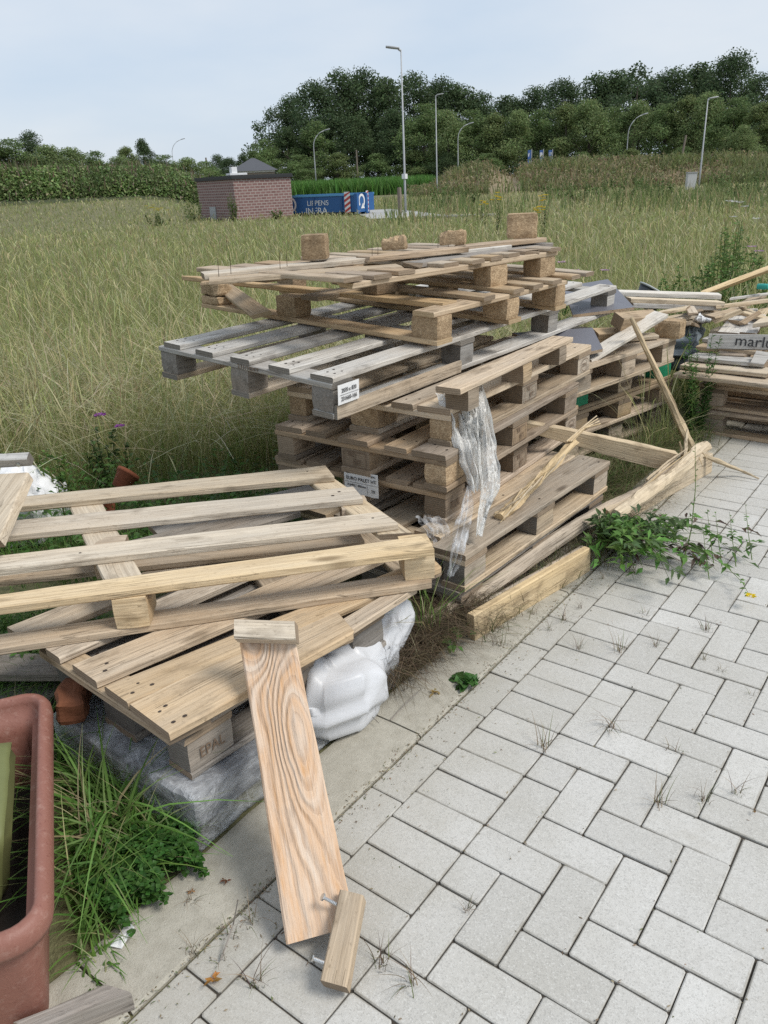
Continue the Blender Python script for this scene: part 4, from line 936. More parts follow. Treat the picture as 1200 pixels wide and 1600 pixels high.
M['leaf'] = leafmat('leaf_green', .35, .5); M['grass'] = leafmat('grass_blades', .42, .6); M['crown'] = leafmat('tree_leaves', .38, .7)
def blades(xy, z0, h, w, lean, ang, col, segs=3, curl=1.0, head=None, face=None):
    n = len(xy); xy=np.asarray(xy); h=np.broadcast_to(h,(n,)); w=np.broadcast_to(w,(n,)); lean=np.broadcast_to(lean,(n,)); z0=np.broadcast_to(z0,(n,))
    ca, sa = np.cos(ang), np.sin(ang)
    fa = ang+np.pi/2+rng.normal(0,.5,n) if face is None else face
    V = np.empty((n, (segs+1)*2, 3), np.float32); C = np.empty((n, (segs+1)*2, 3), np.float32)
    for i in range(segs+1):
        t = i/segs; off = h*lean*t**1.8; zz = z0 + h*(t - curl*.45*lean*t**2.2)
        ww = w*(1-.92*t**1.5)*.5
        if head is not None: ww = np.where(head & (i >= segs-1), w*(.75 if i == segs-1 else .3), np.where(head, w*.28, ww))
        x = xy[:,0]+ca*off; y = xy[:,1]+sa*off
        V[:,2*i,0]=x-np.cos(fa)*ww; V[:,2*i,1]=y-np.sin(fa)*ww; V[:,2*i,2]=zz
        V[:,2*i+1,0]=x+np.cos(fa)*ww; V[:,2*i+1,1]=y+np.sin(fa)*ww; V[:,2*i+1,2]=zz
        C[:,2*i]=col; C[:,2*i+1]=col
    base = (np.arange(n)*(segs+1)*2)[:,None]
    F=[]
    for i in range(segs): F.append(base+np.array([2*i,2*i+1,2*i+3,2*i+2])[None])
    return V.reshape(-1,3), np.concatenate(F), C.reshape(-1,3)
def join(parts):
    V=[];F=[];C=[];o=0
    for v,f,c in parts: V.append(v);F.append(f+o);C.append(c);o+=len(v)
    return np.concatenate(V),np.concatenate(F),np.concatenate(C)
def leaves(P, D, L, W, col, roll=None, fold=.25, droop=.3):
    """kite shaped leaves: P base (n,3), D direction (n,3), L length, W width"""
    P=np.asarray(P,float);D=np.asarray(D,float);n=len(P);D=D/np.linalg.norm(D,axis=1)[:,None]
    L=np.broadcast_to(L,(n,))[:,None];W=np.broadcast_to(W,(n,))[:,None]
    up=np.tile([0,0,1.],(n,1))+rng.normal(0,.35,(n,3)); S=np.cross(D,up); S/=np.linalg.norm(S,axis=1)[:,None]+1e-9; N=np.cross(S,D)
    mid=P+D*L*.5-N*W*fold; tip=P+D*L-np.array([0,0,1.])*L*droop
    A=P+D*L*.45+S*W*.5+N*W*.1; B=P+D*L*.45-S*W*.5+N*W*.1
    V=np.stack([P,A,mid,tip,B],1); C=np.repeat(np.asarray(col)[:,None],5,1)
    b=(np.arange(n)*5)[:,None]
    F=np.concatenate([b+np.array([[0,2,3,1]]),b+np.array([[0,4,3,2]])])
    return V.reshape(-1,3),F,C.reshape(-1,3)
def cols(n, base, var=.25, hue=.12):
    b=np.asarray(base)[None]*(1+rng.uniform(-var,var,(n,1))); return np.clip(b*(1+rng.uniform(-hue,hue,(n,3))),0,1)
def pick(n, pal_, p, var=.22, hue=.1):
    i=rng.choice(len(pal_),n,p=p); b=np.asarray(pal_)[i]*(1+rng.uniform(-var,var,(n,1))); return np.clip(b*(1+rng.uniform(-hue,hue,(n,3))),0,1)
# ------------------------------------------------------------------ ground, paving, kerb strip
W_ = .105
s = NT('field_soil'); tc = s.n('ShaderNodeTexCoord').outputs['Object']
n1 = s.noise(tc, .35, 8., .65).outputs[0]; n2 = s.noise(tc, 6., 6., .65).outputs[0]
c_ = s.mix(n1, (.13,.135,.055), (.22,.20,.10)); c_ = s.mix(s.math('MULTIPLY', n2, .6), c_, (.06,.055,.03))
FIELD = s.done(s.pbsdf(c_, .95, s.bump(n2, .8, .05)))
LB = math.atan2(bearing(-60,60).y-CAM.y, bearing(-60,60).x-CAM.x); 
def bear_deg(x, y):   # degrees right of the view axis
    a = np.degrees(np.arctan2(x-CAM.x, y-CAM.y)) - math.degrees(YAW); return (a+180)%360-180
def terrain(x, y):
    x=np.asarray(x,float); y=np.asarray(y,float); r=np.hypot(x-CAM.x,y-CAM.y); b=bear_deg(x,y)
    k=np.clip((r-36)/26,0,1); k=k*k*(3-2*k); side=np.clip((-b-9)/6,0,1); side=side*side*(3-2*side)
    base=-.012*np.clip(r,0,1)
    return base + 1.15*k*side
rr = np.concatenate([np.linspace(0,6,14)[1:], np.geomspace(7,1500,46)]); aa=np.linspace(0,2*np.pi,181)[:-1]
V=[(CAM.x,CAM.y,-.012)]; 
for r_ in rr:
    xx=CAM.x+r_*np.cos(aa); yy=CAM.y+r_*np.sin(aa); zz=terrain(xx,yy)
    V += list(zip(xx,yy,zz))
na=len(aa); F=[]
for i in range(len(rr)-1):
    for a in range(na): F.append((1+i*na+a,1+(i+1)*na+a,1+(i+1)*na+(a+1)%na,1+i*na+(a+1)%na))
me=bpy.data.meshes.new('ground'); me.from_pydata(V,[],F+[(0,1+a,1+(a+1)%na) for a in range(na)]); me.materials.append(FIELD)
ground=bpy.data.objects.new('ground',me); COL.objects.link(ground); ground['kind']='structure'
# pavers
s = NT('concrete_paver'); tc = s.n('ShaderNodeTexCoord').outputs['Object']; tint=s.attr('tint').outputs['Fac']
fi = s.noise(tc, 420., 3., .7).outputs[0]; me_ = s.noise(tc, 70., 5., .7).outputs[0]; bi = s.noise(tc, 2.6, 5., .6).outputs[0]; g_=s.attr('grain').outputs['Vector']
vv = s.n('ShaderNodeTexVoronoi', {'Vector': tc, 'Scale': 330.}).outputs['Color']; vs_=s.n('ShaderNodeSeparateColor', {'Color': vv}).outputs[0]
c_ = s.mix(tint, (.475,.46,.425), (.60,.585,.55)); 
c_ = s.mix(s.n('ShaderNodeMapRange', {'Value': bi, 'From Min': .4, 'From Max': .7, 'To Min': 0, 'To Max': .5}).outputs[0], c_, (.41,.39,.34))
c_ = s.mix(s.n('ShaderNodeMapRange', {'Value': me_, 'From Min': .45, 'From Max': .8, 'To Min': 0, 'To Max': .35}).outputs[0], c_, (.31,.30,.27))
c_ = s.mix(s.math('MULTIPLY', s.math('LESS_THAN', vs_, .14), .28), c_, (.25,.24,.22)); c_ = s.mix(s.math('MULTIPLY', s.math('GREATER_THAN', vs_, .90), .3), c_, (.68,.67,.63))
ed = s.n('ShaderNodeSeparateXYZ', {'Vector': g_}).outputs[0]
px_ = s.n('ShaderNodeSeparateXYZ', {'Vector': tc}).outputs[0]; b2 = s.noise(tc, 5., 7., .7).outputs[0]
km = s.n('ShaderNodeMapRange', {'Value': s.math('MULTIPLY_ADD', b2, -.55, px_), 'From Min': -.30, 'From Max': .10, 'To Min': .42, 'To Max': 0.}).outputs[0]; c_ = s.mix(km, c_, (.33,.305,.235))
st2 = s.noise(tc, 1.6, 8., .74, .8).outputs[0]; c_ = s.mix(s.n('ShaderNodeMapRange', {'Value': st2, 'From Min': .54, 'From Max': .72, 'To Min': 0, 'To Max': .45}).outputs[0], c_, (.36,.325,.265))
st = s.noise(tc, 11., 6., .7).outputs[0]
ek = s.math('MULTIPLY', ed, s.n('ShaderNodeMapRange', {'Value': st, 'From Min': .42, 'From Max': .62}).outputs[0])
c_ = s.mix(s.math('MULTIPLY', ek, .5), c_, (.20,.175,.13))
PAV = s.done(s.pbsdf(c_, .88, s.bump(s.math('ADD', fi, vs_), .5, .0016), Specular_IOR_Level=.3))
JOINT = plain('joint_dirt', (.06,.05,.038), .95, .5, 60, .6)
mb=MB()
def paver(u0,v0,u1,v1):
    g=.0014+random.uniform(0,.0008); x0,x1,y0,y1=u0*W_+g,u1*W_-g,v0*W_+g,v1*W_-g; z=random.uniform(-.0018,.0018); bv=.0024; t=max(0,min(1,random.gauss(.5,.17)))
    tx,ty=random.gauss(0,.006),random.gauss(0,.006); cx,cy=(x0+x1)/2,(y0+y1)/2
    Z=lambda x,y: z+(x-cx)*tx+(y-cy)*ty
    j=lambda: random.uniform(-.0008,.0008)
    o=[(x0+j(),y0+j()),(x1+j(),y0+j()),(x1+j(),y1+j()),(x0+j(),y1+j())]
    cut=.004
    ring=[]
    for k,(x,y) in enumerate(o):
        px,py=o[k-1]; nx,ny=o[(k+1)%4]
        def to(x2,y2): d=math.hypot(x2-x,y2-y); return (x+(x2-x)*cut/d, y+(y2-y)*cut/d)
        ring += [to(px,py), to(nx,ny)]
    V=[(x,y,-.03) for x,y in ring]+[(x,y,Z(x,y)-bv*.8) for x,y in ring]
    def ins(f): return [(cx+(x-cx)*(1-f/abs(x1-x0)*2), cy+(y-cy)*(1-f/abs(y1-y0)*2)) for x,y in ring]
    V+=[(x,y,Z(x,y)) for x,y in ins(bv)]; V+=[(x,y,Z(x,y)) for x,y in ins(.005)]
    F=[]
    for r_ in range(3):
        for k in range(8): F.append((r_*8+k, r_*8+(k+1)%8, (r_+1)*8+(k+1)%8, (r_+1)*8+k))
    F.append(tuple(24+k for k in range(8)))
    mb.add(V,F,[(1,0,0)]*24+[(0,0,0)]*8,t)
VMIN,VMAX,UMAX=-26,46,62
for v in range(VMIN//2,VMAX//2): paver(0,v*2-.5,1,v*2+1.5)
for v in range(VMIN,VMAX): paver(1,v,3,v+1)
for u in range(3,UMAX):
    for v in range(VMIN,VMAX):
        m=(u-v)%4
        if m==2: paver(u,v,min(u+2,UMAX),v+1)
        elif m==3 and u==3: paver(u,v,u+1,v+1)
        elif m==1: paver(u,v,u+1,min(v+2,VMAX))
        elif m==0 and v==VMIN: paver(u,v,u+1,v+1)
pv=mb.build('pavement',PAV); pv['kind']='structure'
mb=MB(); x1,y0,y1=UMAX*W_,VMIN*W_,VMAX*W_
mb.add([(-.001,y0,-.006),(x1,y0,-.006),(x1,y1,-.006),(-.001,y1,-.006)],[(0,1,2,3)]); jo=mb.build('joint_ground',JOINT); jo['kind']='structure'
# concrete strip
s = NT('concrete_strip'); tc = s.n('ShaderNodeTexCoord').outputs['Object']
n0=s.noise(tc,2.2,6.,.65).outputs[0]; n1=s.noise(tc,22.,6.,.7).outputs[0]; n2=s.noise(tc,260.,3.,.7).outputs[0]
c_=s.mix(n0,(.48,.455,.385),(.40,.37,.305)); c_=s.mix(s.n('ShaderNodeMapRange',{'Value':n1,'From Min':.42,'From Max':.75,'To Min':0,'To Max':.55}).outputs[0],c_,(.235,.215,.165)); c_=s.mix(s.n('ShaderNodeMapRange',{'Value':n2,'From Min':.5,'From Max':.8,'To Min':0,'To Max':.5}).outputs[0],c_,(.20,.19,.16))
sx=s.n('ShaderNodeSeparateXYZ',{'Vector':tc}).outputs[0]
el=s.n('ShaderNodeMapRange',{'Value':s.math('MULTIPLY_ADD',n1,.09,sx),'From Min':-.13,'From Max':-.165,'To Min':0.,'To Max':.7}).outputs[0]
c_=s.mix(el,c_,(.12,.105,.065))
KERB=s.done(s.pbsdf(c_,.92,s.bump(s.math('MULTIPLY_ADD',n1,1.,n2),.6,.004),Specular_IOR_Level=.2))
mb=MB(); yk=-2.6
while yk<5.0:
    n=14; L=1.0
    vs=[];fs=[]
    for i in range(n+1):
        y=yk+.003+(L-.006)*i/n; jl=noise.noise((y*6,1,3))*.007; jr=noise.noise((y*9,5,3))*.003
        for (x,z) in ((-.205+jl,-.08),(-.203+jl,-.006),(-.195+jl,.003),(-.1,.004),(-.014+jr,.002),(-.007+jr,-.005),(-.006+jr,-.08)): vs.append((x,y,z))
    for i in range(n):
        for k in range(6): a=i*7+k; fs.append((a,a+7,a+8,a+1))
    fs.append(tuple(range(7))); fs.append(tuple(n*7+6-k for k in range(7)))
    fs=[f[::-1] for f in fs]
    mb.add(vs,fs); yk+=L
kb=mb.build('kerb_strip',KERB); kb['kind']='structure'
mb=MB(); mb.add([(-.03,VMIN*W_,-.02),(.01,VMIN*W_,-.02),(.01,VMAX*W_,-.02),(-.03,VMAX*W_,-.02)],[(0,1,2,3)]); k2=mb.build('joint_ground',JOINT); k2['kind']='structure'
# ------------------------------------------------------------------ meadow
def in_poly(x,y,P):
    c=np.zeros(len(x),bool); n=len(P)
    for i in range(n):
        x0,y0=P[i]; x1,y1=P[(i+1)%n]
        cond=((y0>y)!=(y1>y))&(x<(x1-x0)*(y-y0)/(y1-y0+1e-12)+x0); c^=cond
    return c
def P2(v): return (v.x,v.y)
STACK=[(-.15,.85),(-1.35,.85),(-1.35,2.75),(-.15,2.75)]
ESTK=[(-.3,2.4),(-1.5,2.6),(-1.3,3.85),(-.3,3.75)]
FSTK=[(-.45,3.4),(1.6,3.0),(1.8,4.5),(-.35,5.2)]
LSTK=[P2(on(700,880,.2)),P2(on(500,700,.1)),P2(on(30,760,.1)),P2(on(-200,830,.1)),P2(on(-200,1100,.2)),P2(on(120,1190,.0)),(-.19,-.24)]
PLNT=[P2(inp(.0,.0,0)),P2(inp(PLn,.0,0)),P2(inp(PLn,.6,0)),P2(inp(.0,.6,0))]
ROAD=[P2(bearing(p_,d_)) for p_,d_ in ((577,35.),(640,34.6),(700,34.2),(752,33.9),(752,34.6),(690,36.),(650,41),(610,46),(572,46),(560,40))]
def free(x,y,kerb=-.22):
    m=~((x>kerb)&(y<4.85)&(x<UMAX*W_+.3))
    for P in (STACK,ESTK,FSTK,LSTK,PLNT,ROAD): m&=~in_poly(x,y,P)
    return m
def nz2(x,y,s_,o=0.):
    return np.array([noise.noise((a*s_,b*s_,o)) for a,b in zip(x,y)])
def wedge(n,r0,r1,b0=-38,b1=36,pw=1.):
    u=rng.random(n); r=r0*(r1/r0)**(u**pw); b=np.radians(rng.uniform(b0,b1,n)+math.degrees(YAW))
    return CAM.x+r*np.sin(b),CAM.y+r*np.cos(b),r
GP=[(.205,.25,.078),(.27,.30,.108),(.37,.355,.155),(.50,.455,.255)]
parts=[]
x,y,r=wedge(215000,2.3,78); m=free(x,y); x,y,r=x[m],y[m],r[m]; n=len(x)
pn_=nz2(x,y,.22)*.5+nz2(x,y,.9,3.)*.35; q=np.clip(.5+pn_,0,1)
c=np.where((rng.random(n)<.12+.26*q)[:,None],pick(n,GP,[.15,.35,.36,.14]),pick(n,GP,[.50,.40,.09,.01]))
near=np.clip((4.6-r)/1.5,0,1); sw_=np.clip((r-38)/14,0,1)*np.clip((bear_deg(x,y)-2)/6,0,1)*.75; c=np.where((rng.random(n)<sw_)[:,None],pick(n,[(.46,.40,.23),(.36,.33,.17)],[.6,.4]),c)
c=np.where((rng.random(n)<near*.6)[:,None],pick(n,[(.14,.25,.052),(.18,.29,.075)],[.5,.5]),c)
h=rng.uniform(.26,.52,n)*(1+.45*pn_)*np.interp(r,[2,6,14,34],[1.,.85,.64,.46]); w=np.maximum(.0035,r*.00058)*rng.uniform(.7,1.3,n)
parts.append(blades(np.c_[x,y],terrain(x,y),h,w,rng.uniform(.15,1.05,n),rng.uniform(0,2*np.pi,n),c,3))
x,y,r=wedge(42000,2.6,70); m=free(x,y); x,y,r=x[m],y[m],r[m]; n=len(x)
c=pick(n,[(.46,.425,.215),(.52,.48,.28),(.33,.36,.14),(.28,.22,.12)],[.36,.22,.36,.06])
parts.append(blades(np.c_[x,y],terrain(x,y),rng.uniform(.55,.95,n)*np.interp(r,[2.5,5,12,34],[.82,.82,.58,.40]),np.maximum(.0038,r*.00062),rng.uniform(.1,.8,n),rng.uniform(0,2*np.pi,n),c,5,head=np.ones(n,bool)))
# arching long stems close by
x,y,r=wedge(4200,2.5,7,-30,16); m=free(x,y); x,y,r=x[m],y[m],r[m]; n=len(x)
parts.append(blades(np.c_[x,y],0,rng.uniform(.5,.9,n),.0042,rng.uniform(.6,1.3,n),rng.uniform(0,2*np.pi,n),pick(n,[(.48,.44,.26),(.56,.50,.33)],[.6,.4]),6,head=rng.random(n)<.6))
V,F,C=join(parts); mg=np_mesh('meadow_grass',V,F,M['grass'],C); mg['kind']='stuff'
# lush grass at the lower left, beside planter and slabs
def lush(n,x0,x1,y0,y1,h0,h1,pal_,p,lean=(.3,1.2),w=.0045,kx=-.235,segs=5):
    x=rng.uniform(x0,x1,n); y=rng.uniform(y0,y1,n); m=(x<kx+.05*np.array([noise.noise((b*5,2,2)) for b in y])+np.where(y<-.42,.06,0)+np.where(y<-.54,.07,0))&~in_poly(x,y,PLNT)&~in_poly(x,y,[(-.205,-.235),(-.205,.6),(-.85,.6),(-.85,-.235)])
    x,y=x[m],y[m]; n=len(x)
    return blades(np.c_[x,y],-.01,rng.uniform(h0,h1,n)*np.clip((kx+.12-x)/.28,.32,1.)*(.75+.6*np.abs(nz2(x,y,9.))),w*rng.uniform(.6,1.3,n),rng.uniform(*lean,n),rng.uniform(0,2*np.pi,n),pick(n,pal_,p),segs)
LG=[(.09,.19,.035),(.13,.245,.05),(.19,.31,.085),(.36,.33,.17)]
parts=[lush(5600,-1.25,-.08,-1.1,-.2,.06,.24,LG,[.25,.42,.25,.08],(.4,1.4),.0068), lush(1300,-.9,-.16,-1.0,-.26,.20,.40,LG,[.15,.45,.34,.06],(.6,1.4),.0085), lush(150,-.8,-.15,-.9,-.26,.28,.48,[(.42,.39,.22),(.30,.34,.14)],[.5,.5],(.5,1.2),.0035)]
V,F,C=join(parts); o=np_mesh('lush_grass',V,F,M['grass'],C); o['kind']='stuff'
# clover patch
n=1100; x=rng.normal(-.225,.055,n); y=rng.uniform(-.50,-.24,n); m=(x<-.10-.12*np.abs(np.sin(y*31)))&(x>-.42); x,y=x[m],y[m]; n=len(x); z=rng.uniform(.015,.07,n)
parts=[]
for k in range(3):
    a=rng.uniform(0,6.28,n)*0+k*2.09+x*900; parts.append(leaves(np.c_[x,y,z],np.c_[np.cos(a),np.sin(a),np.full(n,.15)],rng.uniform(.010,.016,n),rng.uniform(.011,.016,n),cols(n,(.055,.135,.028)),droop=.1))
V,F,C=join(parts); o=np_mesh('clover',V,F,M['leaf'],C); o['kind']='stuff'
# dead grass heap between bag and boards, dead thatch along the kerb foot
n=2600; t=rng.random(n); ax_=on(590,1085,0); bx_=on(735,960,0)
x=ax_.x+(bx_.x-ax_.x)*t+rng.normal(-.03,.045,n); y=ax_.y+(bx_.y-ax_.y)*t+rng.normal(.02,.03,n)
parts=[blades(np.c_[x,y],rng.uniform(0,.05,n),rng.uniform(.06,.16,n),.0025,rng.uniform(1.1,2.,n),rng.uniform(0,6.28,n),pick(n,[(.13,.10,.065),(.20,.155,.10),(.075,.055,.035),(.28,.22,.14)],[.35,.3,.25,.1]),4,curl=.9)]
n=1500; y=rng.uniform(.95,2.7,n); x=-.10+.085*(y-.95)/1.0*.6+rng.normal(-.07,.035,n)
parts.append(blades(np.c_[x,y],0,rng.uniform(.04,.13,n),.0025,rng.uniform(.8,1.8,n),rng.uniform(0,6.28,n),pick(n,[(.16,.125,.08),(.22,.18,.11),(.09,.11,.04)],[.4,.35,.25]),4))
n=2600; y=rng.uniform(2.2,3.55,n); x=-.27+.11*(y-2.2)+rng.normal(-.10,.075,n)
parts.append(blades(np.c_[x,y],0,rng.uniform(.06,.26,n),.0035,rng.uniform(.3,1.5,n),rng.uniform(0,6.28,n),pick(n,[(.13,.20,.06),(.30,.27,.15),(.20,.17,.10)],[.45,.35,.2]),4))
V,F,C=join(parts); o=np_mesh('dry_grass',V,F,M['grass'],C); o['kind']='stuff'
# leafy low weeds under the slatted pallet
n=2600; pts_=[on(rng.uniform(10,500),rng.uniform(760,905),.06) for _ in range(n)]
P=np.array([tuple(q) for q in pts_]); P[:,2]=rng.uniform(.02,.27,n)*np.where(P[:,0]>-1.1,.6,1.)
m=~in_poly(P[:,0],P[:,1],[P2(on(700,880,.3)),P2(on(480,800,.3)),P2(on(100,900,.3)),P2(on(60,1000,.3)),P2(on(264,1140,.3))]); P=P[m]; n=len(P)
a=rng.uniform(0,6.28,n)
parts=[leaves(P,np.c_[np.cos(a),np.sin(a),rng.uniform(-.1,.6,n)],rng.uniform(.025,.055,n),rng.uniform(.012,.024,n),cols(n,(.065,.135,.03),.35))]
qq=np.array([tuple(on(rng.uniform(-90,165),rng.uniform(985,1095),.0)) for _ in range(2600)]); nq=len(qq)
mq=~in_poly(qq[:,0],qq[:,1],PLNT); qq=qq[mq]; nq=len(qq); parts.append(blades(qq[:,:2],0,rng.uniform(.08,.24,nq),.005,rng.uniform(.3,1.3,nq),rng.uniform(0,6.28,nq),pick(nq,LG,[.45,.35,.12,.08]),4))
a2=rng.uniform(0,6.28,900); i2=rng.integers(0,nq,900); P2_=qq[i2].copy(); P2_[:,2]=rng.uniform(.02,.16,900); parts.append(leaves(P2_,np.c_[np.cos(a2),np.sin(a2),rng.uniform(-.1,.5,900)],rng.uniform(.025,.05,900),.016,cols(900,(.085,.165,.04),.35)))
nb=1500; i=rng.integers(0,n,nb); parts.append(blades(P[i,:2],0,rng.uniform(.15,.34,nb),.004,rng.uniform(.2,.9,nb),rng.uniform(0,6.28,nb),pick(nb,LG,[.4,.4,.15,.05]),4))
V,F,C=join(parts); o=np_mesh('weed_undergrowth',V,F,M['leaf'],C); o['kind']='stuff'
# ------------------------------------------------------------------ single plants
def plant(name,label,cat,loc,stems,group=None,flower=None):
    """stems: list of (points, leaf n, leaf length, leaf width, colour, stem radius)"""
    t=thing(name,label,cat,loc=loc,group=group); SV=[];SF=[];SC=[];so=0; lp_=[]
    for (pts,nl,ll,lw,colr,sr) in stems:
        Pq=[Vector(q) for q in pts]; k=len(Pq); tot=14
        for i in range(tot+1):
            u=i/tot*(k-1); j=min(int(u),k-2); f=u-j; c_=Pq[j].lerp(Pq[j+1],f); rr_=sr*(1-.7*i/tot)
            for a in range(4): SV.append((c_.x+rr_*math.cos(a*1.57),c_.y+rr_*math.sin(a*1.57),c_.z+.3*rr_*math.sin(a*2.))); SC.append((colr[0]*1.2,colr[1]*.9,colr[2]))
        for i in range(tot):
            for a in range(4): SF.append((so+i*4+a,so+i*4+(a+1)%4,so+(i+1)*4+(a+1)%4,so+(i+1)*4+a))
        so+=(tot+1)*4
        if nl:
            u=np.sort(rng.uniform(.05,1,nl))*(k-1); B=[];D=[]
            for uu in u:
                j=min(int(uu),k-2); c_=Pq[j].lerp(Pq[j+1],uu-j); dr=(Pq[j+1]-Pq[j]).normalized(); a=random.uniform(0,6.28)
                d_=Vector((math.cos(a),math.sin(a),random.uniform(-.1,.5)))+dr*.6; B.append(tuple(c_)); D.append(tuple(d_))
            lp_.append(leaves(B,D,rng.uniform(.6,1.2,nl)*ll*(1.15-.6*u/(k-1)),rng.uniform(.7,1.2,nl)*lw,cols(nl,colr,.3)))
    np_mesh('stem',SV,SF,M['leaf'],SC,parent=t)
    if lp_: v,f,c=join(lp_); np_mesh('leaves',v,f,M['leaf'],c,parent=t)
    for fl_ in (flower or []):
        P_,col_,sz,nn=fl_; a=np.arange(nn)*2.4; rr_=np.sqrt(np.arange(nn)/nn)
        B=np.c_[P_[0]+sz*rr_*np.cos(a)*.55,P_[1]+sz*rr_*np.sin(a)*.55,np.full(nn,P_[2])+sz*.12*rng.random(nn)]
        v,f,c=leaves(B,np.c_[np.cos(a),np.sin(a),np.full(nn,.5)],sz*.6,sz*.35,cols(nn,col_,.12,.05),droop=.1); np_mesh('flower',v,f,M['leaf'],c,parent=t)
    return t
def arc(p,q,lift,n=5):
    p,q=Vector(p),Vector(q); return [p.lerp(q,i/n)+Vector((0,0,lift*math.sin(math.pi*i/n)*.9)) for i in range(n+1)]
GR=(.12,.235,.055); DK=(.085,.14,.05); PU=(.11,.075,.055)
w0=on(940,850,.0); rel=lambda px,py,z: on(px,py,z)-w0
stems=[]
for k in range(26):
    px=random.uniform(985,1205); py=890+random.uniform(-55,18)-(px-985)*.06; stems.append((arc((random.uniform(-.03,.05),random.uniform(-.05,.08),.02),rel(px,py,random.uniform(.02,.09)),random.uniform(.04,.14)),random.randint(12,18),.085,.019,random.choice([GR,GR,DK,PU]),.0028))
for k in range(30):
    px=random.uniform(925,1090); py=random.uniform(800,900); stems.append((arc((random.uniform(-.05,.1),random.uniform(-.05,.1),.0),rel(px,py,random.uniform(.08,.24)),.03),random.randint(12,20),.085,.019,random.choice([GR,GR,(.14,.26,.06),DK]),.0025))
stems.append(([rel(1060,905,.03),rel(1080,830,.1),rel(1087,760,.24),rel(1086,690,.38)],16,.03,.009,GR,.003))
for (px,py) in ((1105,795),(1118,800),(1140,800),(1165,790),(1098,820)): stems.append(([rel(px+10,py+85,.03),rel(px+4,py+40,.1),rel(px,py,.16)],10,.03,.01,GR,.002))
stems.append(([rel(1140,890,.05),rel(1160,910,.05),rel(1172,932,.045)],8,.03,.01,GR,.002))
for k in range(5): stems.append((arc((-.02,.0,.02),rel(random.uniform(1080,1200),random.uniform(850,905),.03),.05),6,.07,.022,PU,.003))
plant('flowering_weed','uprooted leafy weed with one yellow flower sprawling over the paving','weed',w0,stems,flower=[(tuple(rel(1173,932,.05)),(.75,.55,.01),.02,26)])
def rosette(name,label,px,py,n,ll,lw,colr,up=.6,group=None):
    t=on(px,py,0); st=[]
    for k in range(n):
        a=k*2.4+random.uniform(-.3,.3); L=ll*random.uniform(.7,1.1); st.append(([(0,0,0),(math.cos(a)*L*.4,math.sin(a)*L*.4,L*up*.7),(math.cos(a)*L,math.sin(a)*L,L*up*.6)],7,lw*1.6,lw,colr,.0018))
    return plant(name,label,'weed',t,st,group)
rosette('dandelion','bright green dandelion rosette growing from the dead grass beside the white bag',680,1005,9,.13,.03,(.085,.19,.04))
rosette('broadleaf_weed','small two leaved weed at the edge of the concrete strip',728,1070,5,.045,.03,(.07,.17,.04),.5)
rosette('weed_clump','dark green weed clump growing between the two stacks at the near end',672,935,10,.14,.028,(.05,.11,.028),.8)
# tall feathery weed between the stacks
t0=on(1085,690,.0); st=[]
for k in range(15):
    a=random.uniform(0,6.28); hh=random.uniform(.3,.62); dx=.16*math.cos(a)*random.random()-.05; dy=.16*math.sin(a)*random.random()+.1
    st.append(([(dx*.2,dy*.2,0),(dx*.6,dy*.6,hh*.5),(dx,dy,hh)],80,.055,.010,random.choice([(.085,.18,.045),(.10,.20,.05),(.07,.15,.04)]),.003))
plant('tall_weed','tall feathery green weed growing in the gap before the right-hand pile','weed',t0,st)
def tuft_mesh(n,h,pal_,p,seed,spread=.012,lean=(.2,1.1),w=.0026):
    x=rng.normal(0,spread,n); y=rng.normal(0,spread,n)
    return blades(np.c_[x,y],-.008,rng.uniform(h*.4,h,n),w,rng.uniform(*lean,n),rng.uniform(0,6.28,n),pick(n,pal_,p),4)
DRY=[(.20,.15,.10),(.15,.18,.075),(.30,.24,.15),(.12,.085,.07)]
protos=[]
for k in range(5):
    v,f,c=tuft_mesh(random.randint(9,20),random.uniform(.06,.13),DRY,[.35,.25,.2,.2],k); protos.append((v,f,c))
tufts=[(345,1500),(300,1490),(400,1540),(600,1510),(640,1540),(455,1400),(860,985),(880,970),(905,950),(940,905),(1010,960),(968,1020),(1025,1010),(1105,985),(955,1140),(1050,1175),(1100,1030),(880,920),(780,1010),(830,960),(1125,1050),(850,1170),(905,1015),(985,895),(300,1410),(365,1460),(390,1440),(1150,1240),(1095,1250),(730,1420),(1175,1085),(1030,1260)]
first=[]
for k,(px,py) in enumerate(tufts):
    i=k%5; q=on(px,py,0)
    if k<5:
        o=np_mesh('grass_tuft',protos[i][0],protos[i][1],M['grass'],protos[i][2]); first.append(o)
    else: o=first[i].copy(); COL.objects.link(o)
    sc_=random.uniform(.5,1.); o.location=(q.x,q.y,0); o.rotation_euler=(0,0,random.uniform(0,6.28)); o.scale=(sc_,)*3
    tag(o,'thin dry grass tuft sprouting from the joints of the paving','grass tuft','dry grass tufts in the paving joints')
big=[(930,880,'along the edge board'),(850,905,'b'),(1000,720,'c'),(965,735,'d'),(1040,705,'e'),(790,955,'f'),(760,985,'g'),(700,965,'h')]
for k,(px,py,_) in enumerate(big):
    q=on(px,py,0); v,f,c=tuft_mesh(60,.26 if k in (2,3,4) else .16,[(.09,.13,.04),(.20,.18,.09),(.14,.12,.07)],[.4,.35,.25],k,.035,(.3,1.3),.0035)
    o=np_mesh('weed_tuft',v,f,M['grass'],c,loc=(q.x,q.y,0)); tag(o,'green and straw coloured grass clump growing along the boards at the foot of the stacks','grass clump','grass clumps along the kerb boards')
